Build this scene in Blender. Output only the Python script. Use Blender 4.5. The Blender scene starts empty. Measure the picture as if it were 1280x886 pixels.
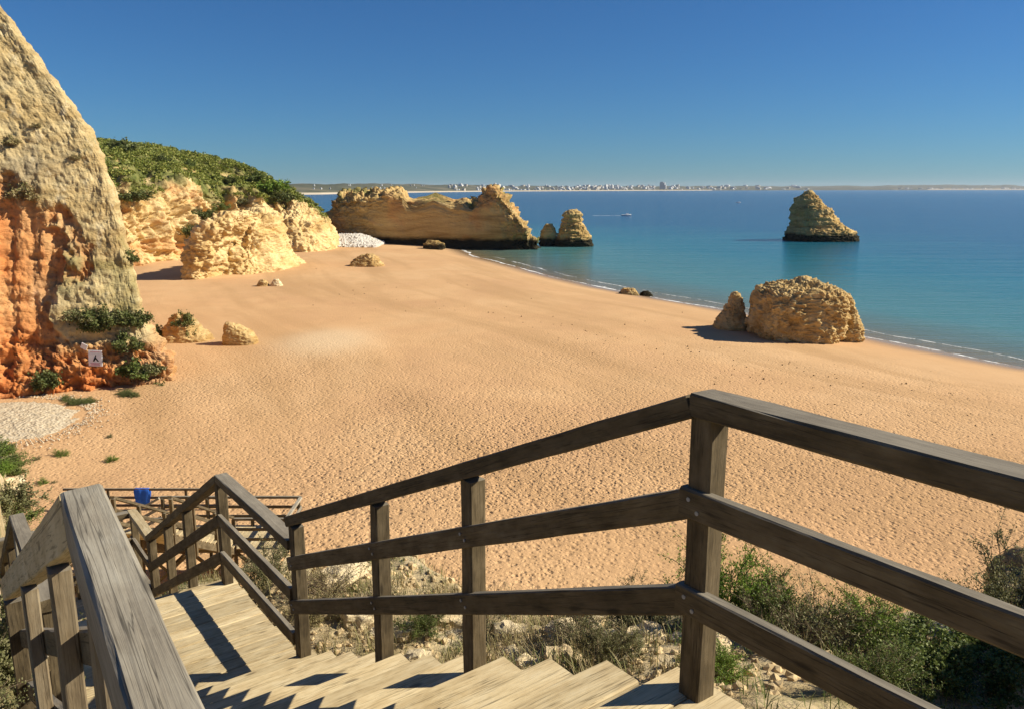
import bpy, math, random
import numpy as np
from mathutils import Vector, Matrix
from mathutils.bvhtree import BVHTree

# ------------------------------------------------------------------ camera, sky, sun, exposure
SC = bpy.context.scene
COL = SC.collection
F = 1000.0                      # focal length in photo pixels (photo is 1280 x 886)
PITCH = math.atan(207.0 / F)
CAMZ = 14.5                     # camera height above the sea (z = 0)
cam_d = bpy.data.cameras.new('camera')
cam = bpy.data.objects.new('camera', cam_d); COL.objects.link(cam)
cam.location = (0, 0, CAMZ); cam.rotation_euler = (math.pi / 2 - PITCH, 0, 0)
cam_d.sensor_fit = 'HORIZONTAL'; cam_d.sensor_width = 36; cam_d.lens = 36 * F / 1280
cam_d.clip_start = 0.05; cam_d.clip_end = 60000
SC.camera = cam

SUN_EL = math.radians(34.8); SUN_AZ = math.radians(86.5)     # azimuth clockwise from +Y
SUNV = Vector((math.cos(SUN_EL) * math.sin(SUN_AZ), math.cos(SUN_EL) * math.cos(SUN_AZ), math.sin(SUN_EL)))
world = bpy.data.worlds.new('World'); SC.world = world; world.use_nodes = True
wn = world.node_tree.nodes; wl = world.node_tree.links
sky = wn.new('ShaderNodeTexSky'); sky.sky_type = 'NISHITA'; sky.sun_disc = False
sky.sun_elevation = SUN_EL; sky.sun_rotation = SUN_AZ
sky.altitude = 0; sky.air_density = 1.0; sky.dust_density = 0.0; sky.ozone_density = 8.0
bg = wn['Background']; bg.inputs['Strength'].default_value = 0.05
tint = wn.new('ShaderNodeMix'); tint.data_type = 'RGBA'; tint.blend_type = 'MULTIPLY'; tint.inputs[0].default_value = 1.0
tint.inputs[7].default_value = (.50, .83, 1.08, 1)          # clear winter air seen through a polarising filter
wl.new(sky.outputs[0], tint.inputs[6]); wl.new(tint.outputs[2], bg.inputs[0])
sun_d = bpy.data.lights.new('sun', 'SUN'); sun_d.energy = 5.0; sun_d.angle = math.radians(0.53); sun_d.color = (1.0, 0.92, 0.76)
sun = bpy.data.objects.new('sun', sun_d); COL.objects.link(sun)
sun.rotation_euler = (-SUNV).to_track_quat('-Z', 'Y').to_euler(); sun.location = (60, 20, 60)
SC.view_settings.view_transform = 'Standard'; SC.view_settings.look = 'None'
SC.view_settings.exposure = 0.56; SC.view_settings.gamma = 1.0; SC.view_settings.use_curve_mapping = False
SC.cycles.max_bounces = 8; SC.cycles.diffuse_bounces = 3; SC.cycles.transparent_max_bounces = 8

rng = np.random.default_rng(7); random.seed(7)

# ------------------------------------------------------------------ pixel -> place helpers
def ray(px, py):
    u = (px - 640) / F; v = (443 - py) / F
    c, s = math.cos(PITCH), math.sin(PITCH)
    return np.array([u, c + v * s, -s + v * c])
CAM = np.array([0, 0, CAMZ])
def at_z(px, py, z):            # where a pixel's ray meets level z
    r = ray(px, py); return CAM + r * ((z - CAMZ) / r[2])
def at_y(px, py, Y):            # ... meets the depth Y
    r = ray(px, py); return CAM + r * (Y / r[1])

# ------------------------------------------------------------------ noise (numpy)
_perm = np.random.default_rng(3).permutation(256); _perm = np.concatenate([_perm, _perm])
_g = np.random.default_rng(4).normal(size=(256, 3)); _g /= np.linalg.norm(_g, axis=1)[:, None]
def pn(P):
    P = np.asarray(P, float); Pi = np.floor(P).astype(int); Pf = P - Pi
    w = Pf * Pf * Pf * (Pf * (Pf * 6 - 15) + 10); Pi &= 255
    out = 0
    for dx in (0, 1):
        a = _perm[(Pi[..., 0] + dx) & 255]
        for dy in (0, 1):
            b = _perm[(a + Pi[..., 1] + dy) & 255]
            for dz in (0, 1):
                h = _perm[(b + Pi[..., 2] + dz) & 255]
                g = _g[h]
                dot = g[..., 0] * (Pf[..., 0] - dx) + g[..., 1] * (Pf[..., 1] - dy) + g[..., 2] * (Pf[..., 2] - dz)
                ww = (w[..., 0] if dx else 1 - w[..., 0]) * (w[..., 1] if dy else 1 - w[..., 1]) * (w[..., 2] if dz else 1 - w[..., 2])
                out = out + dot * ww
    return out * 1.5
def fbm(P, octv=4, gain=.5, lac=2.03):
    P = np.asarray(P, float); a = 1; o = 0
    for i in range(octv):
        o = o + a * pn(P + 17.3 * i); P = P * lac; a *= gain
    return o
def ridged(P, octv=4, gain=.5):
    P = np.asarray(P, float); a = 1; o = 0
    for i in range(octv):
        o = o + a * (1 - 2 * np.abs(pn(P + 31.7 * i))); P = P * 2.1; a *= gain
    return o * .5
_rv = np.random.default_rng(12).uniform(0, 1, (256, 4))
def worley(P):
    """random value of the nearest cell (-1..1) and F2-F1"""
    P = np.asarray(P, float); sh = P.shape[:-1]; P = P.reshape(-1, 3); Pi = np.floor(P).astype(int)
    f1 = np.full(len(P), 9.0); f2 = np.full(len(P), 9.0); val = np.zeros(len(P))
    for dx in (-1, 0, 1):
        for dy in (-1, 0, 1):
            for dz in (-1, 0, 1):
                c = Pi + (dx, dy, dz); h = _perm[(_perm[(_perm[c[:, 0] & 255] + c[:, 1]) & 255] + c[:, 2]) & 255]
                r = _rv[h]; d = np.linalg.norm(c + r[:, :3] - P, axis=1)
                near = d < f1
                f2 = np.where(near, f1, np.minimum(f2, d)); val = np.where(near, r[:, 3], val); f1 = np.where(near, d, f1)
    return (val * 2 - 1).reshape(sh), (f2 - f1).reshape(sh)
def blocks(P, size, squash=1.6):
    """jointed, bedded rock: blocks standing proud by different amounts with cracks between"""
    W = P + .35 * size * np.stack([pn(P / size * .9 + 3), pn(P / size * .9 + 11), .5 * pn(P / size * .9 + 23)], -1)
    v, e = worley(W * np.array([1, 1, squash]) / size)
    return .55 * v - .8 * np.exp(-e / .07)
def sstep(a, b, x):
    t = np.clip((x - a) / (b - a), 0, 1); return t * t * (3 - 2 * t)

# ------------------------------------------------------------------ object helpers
def new_mesh(name, V, Q, smooth=True):
    V = np.asarray(V, np.float32).reshape(-1, 3); Q = np.asarray(Q, np.int32)
    k = Q.shape[1]
    me = bpy.data.meshes.new(name)
    me.vertices.add(len(V)); me.vertices.foreach_set('co', V.ravel())
    me.loops.add(Q.size); me.loops.foreach_set('vertex_index', Q.ravel())
    me.polygons.add(len(Q)); me.polygons.foreach_set('loop_start', np.arange(0, Q.size, k, dtype=np.int32))
    me.polygons.foreach_set('use_smooth', np.full(len(Q), smooth, dtype=bool))
    me.update(calc_edges=True); me.validate()
    return me
def add_attr(me, name, vals):
    a = me.attributes.new(name, 'FLOAT', 'POINT'); a.data.foreach_set('value', np.asarray(vals, np.float32).ravel())
def grid_faces(nu, nv, closed_u=False):
    iu = np.arange(nu if closed_u else nu - 1); iv = np.arange(nv - 1)
    I, J = np.meshgrid(iu, iv, indexing='ij'); I2 = (I + 1) % nu
    return np.stack([I * nv + J, I2 * nv + J, I2 * nv + J + 1, I * nv + J + 1], -1).reshape(-1, 4)
def obj(name, me, mat=None, parent=None, **props):
    o = bpy.data.objects.new(name, me); COL.objects.link(o)
    if mat is not None and me is not None and not me.materials: me.materials.append(mat)
    if parent is not None: o.parent = parent
    for k, v in props.items(): o[k] = v
    return o
def thing(name, label, category, loc=(0, 0, 0), group=None):
    o = bpy.data.objects.new(name, None); COL.objects.link(o); o.location = loc
    o['label'] = label; o['category'] = category
    if group: o['group'] = group
    o.empty_display_size = .2
    return o
def bvh_of(me):
    V = [v.co.copy() for v in me.vertices]; return BVHTree.FromPolygons(V, [list(p.vertices) for p in me.polygons])
def hit(bvh, px, py):
    r = ray(px, py); r = Vector(r).normalized()
    loc, nor, i, d = bvh.ray_cast(Vector(CAM), r)
    return (loc, nor)

# ------------------------------------------------------------------ material helpers
def srgb(r, g, b):
    f = lambda c: (c / 12.92 if c <= .04045 else ((c + .055) / 1.055) ** 2.4)
    return tuple(f(x / 255) for x in (r, g, b)) + (1,)
class Mat:
    def __init__(self, name, rough=.85, spec=.25):
        self.m = bpy.data.materials.new(name); self.m.use_nodes = True
        self.nt = self.m.node_tree; self.b = self.nt.nodes['Principled BSDF']
        self.b.inputs['Roughness'].default_value = rough
        self.b.inputs['Specular IOR Level'].default_value = spec
    def n(self, t, **kw):
        n = self.nt.nodes.new(t)
        for k, v in kw.items():
            if hasattr(n, k): setattr(n, k, v)
            else: self.set(n.inputs[k.replace('_', ' ')], v)
        return n
    def set(self, sock, v):
        if hasattr(v, 'is_output'): self.nt.links.new(v, sock)
        else: sock.default_value = v
    def coord(self, kind='Object', scale=(1, 1, 1), loc=(0, 0, 0), src=None):
        if src is None: src = self.n('ShaderNodeTexCoord').outputs[kind]
        mp = self.n('ShaderNodeMapping'); self.set(mp.inputs['Vector'], src)
        mp.inputs['Scale'].default_value = scale; self.set(mp.inputs['Location'], loc)
        return mp.outputs[0]
    def noise(self, vec, scale=1, detail=4, rough=.55, dist=0):
        n = self.n('ShaderNodeTexNoise'); self.set(n.inputs['Vector'], vec)
        n.inputs['Scale'].default_value = scale; n.inputs['Detail'].default_value = detail
        n.inputs['Roughness'].default_value = rough; n.inputs['Distortion'].default_value = dist
        return n.outputs['Fac']
    def voro(self, vec, scale=1, feature='F1'):
        n = self.n('ShaderNodeTexVoronoi'); n.feature = feature; self.set(n.inputs['Vector'], vec); n.inputs['Scale'].default_value = scale
        return n.outputs['Distance']
    def ramp(self, fac, stops, interp='LINEAR'):
        n = self.n('ShaderNodeValToRGB'); self.set(n.inputs[0], fac); e = n.color_ramp.elements; n.color_ramp.interpolation = interp
        while len(e) < len(stops): e.new(.5)
        for k, (p, c) in enumerate(stops):
            e[k].position = p; e[k].color = c if len(c) == 4 else tuple(c) + (1,)
        return n.outputs[0]
    def rng(self, v, a, b, c=0, d=1):
        n = self.n('ShaderNodeMapRange'); self.set(n.inputs[0], v)
        for i, x in zip((1, 2, 3, 4), (a, b, c, d)): self.set(n.inputs[i], x)
        return n.outputs[0]
    def math(self, op, a, b=0.0):
        n = self.n('ShaderNodeMath'); n.operation = op; self.set(n.inputs[0], a); self.set(n.inputs[1], b); return n.outputs[0]
    def mix(self, fac, a, b, mode='MIX'):
        n = self.n('ShaderNodeMix'); n.data_type = 'RGBA'; n.blend_type = mode
        self.set(n.inputs[0], fac); self.set(n.inputs[6], a); self.set(n.inputs[7], b); return n.outputs[2]
    def attr(self, name):
        n = self.n('ShaderNodeAttribute'); n.attribute_name = name; return n.outputs['Fac']
    def sep(self, vec):
        n = self.n('ShaderNodeSeparateXYZ'); self.set(n.inputs[0], vec); return n.outputs
    def bump(self, h, strength=.5, dist=.1, normal=None):
        n = self.n('ShaderNodeBump'); n.inputs['Strength'].default_value = strength; n.inputs['Distance'].default_value = dist
        self.set(n.inputs['Height'], h)
        if normal is not None: self.set(n.inputs['Normal'], normal)
        return n.outputs[0]
    def out(self, color=None, normal=None, rough=None):
        if color is not None: self.set(self.b.inputs['Base Color'], color)
        if normal is not None: self.set(self.b.inputs['Normal'], normal)
        if rough is not None: self.set(self.b.inputs['Roughness'], rough)
        return self.m

def rock_material(name, light=(.60, .44, .22), mid=(.46, .30, .125), dark=(.27, .17, .075), wet_z=None, scale=1.0, grey=.4, band=1.0, speck=0):
    M = Mat(name, .95, .1)
    co = M.n('ShaderNodeNewGeometry').outputs['Position']
    lay = M.noise(M.coord(src=co, scale=(.12 * scale / band, .12 * scale / band, .95 * scale * band)), 1, 5, .6, .6)
    col = M.ramp(lay, [(.28, dark), (.43, mid), (.56, light), (.75, tuple(min(1, c * 1.18) for c in light))])
    fine = M.noise(M.coord(src=co, scale=(1.1 * scale,) * 3), 1, 6, .65)
    col = M.mix(M.rng(fine, .35, .7, 0, .55), col, mid + (1,))
    g = M.noise(M.coord(src=co, scale=(.3 * scale, .3 * scale, .2 * scale)), 1, 5, .6)
    col = M.mix(M.rng(g, .5, .68, 0, grey), col, (.33, .28, .19, 1))
    if speck:
        sv = M.noise(M.coord(src=co, scale=(2.1, 2.1, 1.4)), 1, 6, .72)
        col = M.mix(M.rng(sv, .57, .68, 0, speck), col, (.17, .14, .075, 1))
        sw = M.noise(M.coord(src=co, scale=(.9, .9, .5), loc=(3, 7, 1)), 1, 6, .7)
        col = M.mix(M.rng(sw, .56, .7, 0, speck), col, (.72, .62, .42, 1))
    red = M.attr('red')
    rn = M.noise(M.coord(src=co, scale=(.5, .5, .16)), 1, 5, .6)
    col = M.mix(red, col, M.ramp(rn, [(.3, (.50, .15, .045)), (.5, (.63, .24, .075)), (.7, (.66, .36, .15))]))
    if wet_z is not None:
        z = M.sep(co)[2]
        zz = M.math('ADD', z, M.math('MULTIPLY', M.noise(M.coord(src=co, scale=(.35,) * 3), 1, 4), 1.6))
        col = M.mix(M.rng(zz, wet_z + .2, wet_z + 1.1, 1, 0), col, (.035, .03, .016, 1))
    veg = M.attr('veg')
    vn = M.noise(M.coord(src=co, scale=(.6,) * 3), 1, 5)
    col = M.mix(veg, col, M.ramp(vn, [(.3, (.08, .10, .025)), (.5, (.17, .18, .05)), (.72, (.30, .26, .11))]))
    h1 = M.noise(M.coord(src=co, scale=(.8 * scale, .8 * scale, 1.6 * scale)), 1, 8, .68)
    h2 = M.voro(M.coord(src=co, scale=(1.7 * scale, 1.7 * scale, 2.4 * scale)), 1)
    nb = M.bump(h1, .75, .55 / scale); nb = M.bump(h2, .35, .25 / scale, nb)
    return M.out(col, nb)

def leaf_material(name, cols, trans=.25):
    M = Mat(name, .6, .3)
    r = M.n('ShaderNodeNewGeometry').outputs['Random Per Island']
    co = M.n('ShaderNodeNewGeometry').outputs['Position']
    nz = M.noise(M.coord(src=co, scale=(2, 2, 2)), 1, 2)
    v = M.math('ADD', M.math('MULTIPLY', r, .65), M.math('MULTIPLY', nz, .4))
    k = len(cols)
    col = M.ramp(v, [(.1 + .8 * i / (k - 1), c) for i, c in enumerate(cols)])
    M.out(col)
    tr = M.n('ShaderNodeBsdfTranslucent'); M.set(tr.inputs[0], col)
    mx = M.n('ShaderNodeMixShader'); mx.inputs[0].default_value = trans
    M.nt.links.new(M.b.outputs[0], mx.inputs[1]); M.nt.links.new(tr.outputs[0], mx.inputs[2])
    M.nt.links.new(mx.outputs[0], M.nt.nodes['Material Output'].inputs[0])
    return M.m

def plain(name, col, rough=.7, spec=.3, var=.15, scale=4):
    M = Mat(name, rough, spec)
    n = M.noise(M.coord(scale=(scale,) * 3), 1, 4)
    c2 = tuple(max(0, c * (1 - var)) for c in col[:3]) + (1,); c1 = tuple(min(1, c * (1 + var)) for c in col[:3]) + (1,)
    return M.out(M.ramp(n, [(.3, c2), (.7, c1)]), M.bump(n, .2, .02))

# ------------------------------------------------------------------ shoreline, beach
SHORE_PX = [(1280, 459), (1180, 440), (1085, 421), (1000, 403), (900, 386), (830, 374), (760, 361), (700, 348), (640, 332), (600, 322), (577, 313)]
_sp = [at_z(px, py, 0)[:2] for px, py in SHORE_PX]
SHORE = np.array([(420, -260), (150, -25), (75, 38)] + [tuple(p) for p in _sp] + [(-24, 214), (-60, 216), (-95, 250), (-260, 520), (-900, 1500)])
def shore_dist(XY):             # > 0 inland, < 0 out at sea
    X = XY[..., 0]; Y = XY[..., 1]
    best = np.full(X.shape, 1e9)
    for (x0, y0), (x1, y1) in zip(SHORE[:-1], SHORE[1:]):
        dx, dy = x1 - x0, y1 - y0
        t = np.clip(((X - x0) * dx + (Y - y0) * dy) / (dx * dx + dy * dy), 0, 1)
        best = np.minimum(best, np.hypot(X - x0 - t * dx, Y - y0 - t * dy))
    ys = np.interp(-X, -SHORE[:, 0], SHORE[:, 1])
    return np.where(Y < ys, best, -best)
def beach_z(X, Y):
    d = shore_dist(np.stack([X, Y], -1))
    z = np.where(d > 0, 1.55 * (1 - np.exp(-np.maximum(d, 0) / 11)), d * .07)
    return z, d
def bz(x, y):
    return float(beach_z(np.array([x]), np.array([y]))[0][0])

M_sand = Mat('sand', .95, .1)
co = M_sand.n('ShaderNodeNewGeometry').outputs['Position']
sd = M_sand.attr('shore')
big = M_sand.noise(M_sand.coord(src=co, scale=(.06, .05, .1)), 1, 5, .6, .5)
sc = M_sand.ramp(big, [(.3, (.53, .315, .16)), (.5, (.595, .365, .182)), (.7, (.635, .41, .215))])
sc = M_sand.mix(M_sand.rng(M_sand.noise(M_sand.coord(src=co, scale=(.5, .35, 1)), 1, 5, .65), .48, .72, 0, .35), sc, (.46, .285, .135, 1))
bandv = M_sand.n('ShaderNodeCombineXYZ'); M_sand.set(bandv.inputs[0], M_sand.math('MULTIPLY', sd, .16)); M_sand.set(bandv.inputs[1], M_sand.math('MULTIPLY', M_sand.sep(co)[1], .022))
sc = M_sand.mix(M_sand.rng(M_sand.noise(bandv.outputs[0], 1, 5, .6, .4), .47, .64, 0, .75), sc, (.47, .285, .135, 1))
sc = M_sand.mix(M_sand.attr('pale'), sc, (.66, .50, .31, 1))
sc = M_sand.mix(M_sand.rng(sd, 2.0, 14.0, .55, 0), sc, (.58, .36, .18, 1))
wet = M_sand.rng(M_sand.math('ADD', sd, M_sand.math('MULTIPLY', M_sand.noise(M_sand.coord(src=co, scale=(.12, .12, .12)), 1, 3), 1.6)), 2.6, 6.5, 1, 0)
sc = M_sand.mix(wet, sc, (.30, .20, .115, 1))
rb = M_sand.noise(M_sand.coord(src=co, scale=(5, 5, 5)), 1, 6, .7)
rb2 = M_sand.noise(M_sand.coord(src=co, scale=(1.9, 1.9, 1.9)), 1, 4, .6)
foot = M_sand.attr('foot')
pit = M_sand.rng(M_sand.voro(M_sand.coord(src=co, scale=(3.3, 2.9, 3)), 1), .05, .42, 0, 1)
pit2 = M_sand.rng(M_sand.voro(M_sand.coord(src=co, scale=(5.6, 5.2, 5)), 1), .08, .4, 0, .6)
nb = M_sand.bump(M_sand.math('MULTIPLY', M_sand.math('ADD', M_sand.math('ADD', pit, pit2), M_sand.math('ADD', rb, rb2)), M_sand.math('ADD', M_sand.math('MULTIPLY', foot, .9), .06)), .9, .13)
M_SAND = M_sand.out(sc, nb, M_sand.rng(wet, 0, 1, .95, .22))

nt_, nr_ = 760, 620
TH = np.radians(np.linspace(-70, 75, nt_)); R_ = 9.0 * np.exp(np.linspace(0, math.log(420 / 9.0), nr_))
TT, RR = np.meshgrid(TH, R_, indexing='ij')
BX, BY = RR * np.sin(TT), RR * np.cos(TT)
BZ, BD = beach_z(BX, BY)
P2 = np.stack([BX, BY, np.zeros_like(BX)], -1)
edge = 13 + 5 * fbm(P2 * .07, 3) + 4 * fbm(P2 * .3, 2)
foot = sstep(edge - 5, edge + 7, BD)
foot *= np.clip(.75 + .7 * fbm(P2 * .045 + 5, 3), .25, 1)
foot *= np.interp(np.hypot(BX, BY - 36), [0, 12, 28, 45, 130], [1, .85, .36, .14, .05])
dim = fbm(P2 * np.array([3.1, 2.8, 1]), 2)
dim2 = pn(P2 * 1.25 + 40)
BZ = BZ + foot * (-.09 * np.maximum(0, dim - .02) + .045 * np.minimum(0.3, np.maximum(0, -dim)) + .03 * dim2)
BZ += .10 * fbm(P2 * .09 + 9, 3) * sstep(0, 10, BD)
c0 = at_z(408, 428, 1.5); pale = np.exp(-(((BX - c0[0]) / 4.2) ** 2 + ((BY - c0[1]) / 6.5) ** 2) ** 1.6) * .7
g0 = at_z(20, 525, 1.5)
BZ += .25 * pale
beach_me = new_mesh('beach', np.stack([BX, BY, BZ], -1), grid_faces(nt_, nr_))
add_attr(beach_me, 'shore', BD); add_attr(beach_me, 'foot', foot); add_attr(beach_me, 'pale', pale)
obj('beach', beach_me, M_SAND, kind='structure', label='ochre sandy beach full of footprints')

# ------------------------------------------------------------------ sea
ns, nq = 420, 420
TH2 = np.radians(np.linspace(-78, 85, ns)); R2 = 30 * np.exp(np.linspace(0, math.log(30000 / 30), nq))
T2, Q2 = np.meshgrid(TH2, R2, indexing='ij')
SX, SY = Q2 * np.sin(T2), Q2 * np.cos(T2)
SDD = -shore_dist(np.stack([SX, SY], -1))
sea_me = new_mesh('sea', np.stack([SX, SY, np.zeros_like(SX)], -1), grid_faces(ns, nq))
add_attr(sea_me, 'depth', SDD)
M_w = Mat('sea_water', .14, .16)
M_w.b.inputs['IOR'].default_value = 1.33
wco = M_w.n('ShaderNodeNewGeometry').outputs['Position']
dp = M_w.attr('depth')
wn1 = M_w.noise(M_w.coord(src=wco, scale=(.012, .03, 1)), 1, 4, .6, .3)
dpp = M_w.math('ADD', dp, M_w.math('MULTIPLY', M_w.math('SUBTRACT', wn1, .5), M_w.math('MULTIPLY', dp, .9)))
wc = M_w.ramp(M_w.rng(dpp, 0, 420, 0, 1), [(0, (.20, .155, .085)), (.012, (.12, .15, .11)), (.04, (.075, .20, .20)), (.14, (.020, .145, .19)), (.35, (.006, .070, .150)), (1, (.003, .042, .118))])
w1 = M_w.noise(M_w.coord(src=wco, scale=(.22, .8, 1)), 1, 5, .6)
w2 = M_w.noise(M_w.coord(src=wco, scale=(.03, .12, 1)), 1, 4, .6)
wb = M_w.bump(w1, .55, .5); wb = M_w.bump(w2, .35, 1.8, wb)
M_W = M_w.out(wc, wb)
obj('sea', sea_me, M_W, kind='structure', label='calm blue sea turning turquoise near the sand')

# foam along the water's edge
def foam_strip(name, i0, i1, off, width, seed, label):
    pts = SHORE[i0:i1]; seg = np.hypot(*np.diff(pts, axis=0).T); cs = np.concatenate([[0], np.cumsum(seg)])
    n = int(cs[-1] / .35); t = np.linspace(0, cs[-1], n)
    X = np.interp(t, cs, pts[:, 0]); Y = np.interp(t, cs, pts[:, 1])
    tx, ty = np.gradient(X), np.gradient(Y); l = np.hypot(tx, ty); nx, ny = -ty / l, tx / l
    sgn = -1
    q = np.stack([t * .08, np.full(n, seed), np.zeros(n)], -1)
    o = off + 1.1 * fbm(q, 3); wd = width * np.clip(.7 + 1.4 * fbm(q * 2.3 + 9, 3), .0, 1.8)
    rows = []
    for k in (-.5, 0, .5):
        xx = X + nx * (o + wd * k); yy = Y + ny * (o + wd * k)
        zz = np.maximum(beach_z(xx, yy)[0], 0) + (.03 if k == 0 else .008)
        rows.append(np.stack([xx, yy, zz], -1))
    V = np.stack(rows, 1)
    Fq = grid_faces(n, 3); keep = np.repeat(wd[:-1] > .05, 2); Fq = Fq[keep]
    return obj(name, new_mesh(name, V, Fq), M_FOAM, kind='stuff', label=label)
M_f = Mat('sea_foam', .8, .2)
fc = M_f.n('ShaderNodeNewGeometry').outputs['Position']
fn = M_f.noise(M_f.coord(src=fc, scale=(1.2, 1.2, 1.2)), 1, 5, .7)
M_f.set(M_f.b.inputs['Alpha'], M_f.rng(fn, .38, .55, 0, .95))
M_FOAM = M_f.out((.78, .78, .76, 1))
foam_strip('foam', 2, 14, 0.4, .75, 3.3, 'thin white foam line where wavelets meet the sand')
foam_strip('foam', 3, 13, -3.2, .25, 8.8, 'broken outer foam line of a wavelet just off the sand')

BLK = .42
# ------------------------------------------------------------------ rock builders
def normals_of(V, closed):
    if closed: du = np.roll(V, -1, 0) - np.roll(V, 1, 0)
    else: du = np.gradient(V, axis=0)
    dv = np.gradient(V, axis=1)
    n = np.cross(du, dv); l = np.linalg.norm(n, axis=-1, keepdims=True)
    return n / np.maximum(l, 1e-9)
def rock_disp(V, N, amp, size, seed, strata=.5, sfreq=1.0, rid=.5, zs=1.0):
    P = V + seed * 13.7; P0 = P; P = P * np.array([1, 1, zs])
    f = fbm(P / size, 5, .52) + rid * (ridged(P / (size * .6) + 7, 4) - .3)
    zz = np.stack([P0[..., 0] * .06, P0[..., 1] * .06, P0[..., 2] * sfreq], -1)
    st = fbm(zz, 3, .6); st = np.tanh(st * 4)
    pit = pn(P / (size * .22)); pit = -np.maximum(0, pit - .25) * 1.0
    bl = blocks(P0, size * .55, 1.7) + .5 * blocks(P0 + 50, size * .22, 1.7)
    return V + N * (amp * (f * .62 - .12 + strata * st * .5 + pit * .6 + BLK * bl))[..., None]
def stack_rock(name, rows, Y, depth, mat, label, cat, amp, size, seed, nth=200, nv=130, group=None, strata=.5, yoff=0, sfreq=.9, power=2.5, lean=0, kind=None, sink=.6, rid=.5, zs=1.0):
    """rows: (photo row, left, right) from bottom to top at depth Y -> ring stack, displaced as rock"""
    zz, xl, xr = [], [], []
    for py, l, r in rows:
        a, b = at_y(l, py, Y), at_y(r, py, Y); zz.append(a[2]); xl.append(a[0]); xr.append(b[0])
    zz = np.array(zz); xl = np.array(xl); xr = np.array(xr)
    zz = np.concatenate([[zz[0] - sink], zz]); xl = np.concatenate([[xl[0]], xl]); xr = np.concatenate([[xr[0]], xr])
    s = np.concatenate([[0], np.cumsum(np.abs(np.diff(zz)) + .35 * np.abs(np.diff(xr - xl)))])
    t = np.linspace(0, s[-1], nv)
    Z = np.interp(t, s, zz); L = np.interp(t, s, xl); Rr = np.interp(t, s, xr)
    hw = (Rr - L) / 2; cx = (Rr + L) / 2; hw[-1] = 0.01
    wmax = hw.max(); dv = depth / 2 * (hw / wmax) ** .8
    th = np.linspace(0, 2 * np.pi, nth, endpoint=False)
    c, sn = np.cos(th), np.sin(th)
    ex = np.sign(c) * np.abs(c) ** (2 / power); ey = np.sign(sn) * np.abs(sn) ** (2 / power)
    frac = (Z - Z[0]) / (Z[-1] - Z[0])
    V = np.stack([cx[None] + ex[:, None] * hw[None], (Y + yoff) + ey[:, None] * dv[None] + lean * np.clip((frac - .4) / .6, 0, 1)[None], np.broadcast_to(Z[None], (nth, nv))], -1).copy()
    org = np.array([cx[0], Y + yoff, Z[0]])
    N = normals_of(V, True)
    V2 = rock_disp(V, N, amp, size, seed, strata, sfreq, rid, zs)
    V2 = V2 + (rock_disp(V, N, amp * .4, size * .3, seed + 2, strata * .4, sfreq * 2.2, .9, 1.0) - V)
    fade = np.minimum(1, hw / (.25 * wmax + 1e-6))[None, :, None]
    V = V + (V2 - V) * np.maximum(fade, .25)
    me = new_mesh(name, V - org, grid_faces(nth, nv, True))
    add_attr(me, 'red', np.zeros(nth * nv)); add_attr(me, 'veg', np.zeros(nth * nv))
    o = obj(name, me, mat); o.location = org
    o['label'] = label; o['category'] = cat
    if group: o['group'] = group
    return o, V

M_ROCK = rock_material('limestone')
M_SEAROCK = rock_material('sea_limestone', light=(.66, .47, .20), mid=(.50, .33, .12), dark=(.22, .14, .055), wet_z=2.2, grey=.3)
M_WALL = rock_material('wall_limestone', light=(.62, .44, .19), mid=(.50, .33, .13), dark=(.28, .175, .065), wet_z=2.6, grey=.25, scale=.8)
M_BOULDER = rock_material('shore_boulder_limestone', light=(.64, .47, .22), mid=(.50, .33, .13), dark=(.30, .195, .085), wet_z=.55, scale=1.6, grey=.2, band=.4)
M_SMALLROCK = rock_material('boulder_limestone', light=(.60, .43, .20), mid=(.43, .27, .10), dark=(.25, .16, .07), scale=2.2, grey=.3)
M_PALEROCK = rock_material('pale_limestone', light=(.76, .62, .39), mid=(.64, .49, .28), dark=(.42, .30, .15), scale=6, grey=0)

# ---- near cliff spur on the left
YN = 52.0
nose_px = [(213, 492), (215, 478), (209, 455), (188, 425), (179, 400), (171, 360), (163, 320), (152, 275), (141, 235), (127, 190), (110, 155), (88, 118), (70, 95), (42, 50), (10, 0), (-35, -60), (-90, -110)]
nz = np.array([at_y(px, py, YN)[2] for px, py in nose_px]); nx_ = np.array([at_y(px, py, YN)[0] for px, py in nose_px])
nv1 = 330; zs_ = np.linspace(nz[0] - 1.2, 33.0, nv1 - 40)
def spur_curve(z, extra=0):
    ln = (z - 1) * .13 + extra; k = np.interp(z, nz, nx_) / YN; xn = k * (53.6 + ln)
    return np.array([(-120, 18 + ln), (-80, 26 + ln), (-52, 38.5 + ln), (xn - 14, 45.0 + ln), (xn - 7.5, 48.9 + ln), (xn - 4.2, 50.7 + ln), (xn - 1.3, 52.3 + ln), (xn, 53.6 + ln), (k * 1.03 * (58 + ln), 58 + ln), (k * 1.16 * (66 + ln), 66 + ln), (k * 1.5 * (92 + ln), 92 + ln)])
def catmull(P, n):
    P = np.vstack([2 * P[0] - P[1], P, 2 * P[-1] - P[-2]]); k = len(P) - 3
    t = np.linspace(0, k - 1e-6, n); i = t.astype(int); u = (t - i)[:, None]
    p0, p1, p2, p3 = P[i], P[i + 1], P[i + 2], P[i + 3]
    return .5 * (2 * p1 + (p2 - p0) * u + (2 * p0 - 5 * p1 + 4 * p2 - p3) * u * u + (3 * p1 - p0 - 3 * p2 + p3) * u ** 3)
nu1 = 520
warp = np.concatenate([np.linspace(0, .18, 60), np.linspace(.185, .76, 390), np.linspace(.765, 1, 70)])
Vs = np.zeros((nu1, nv1, 3))
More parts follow.
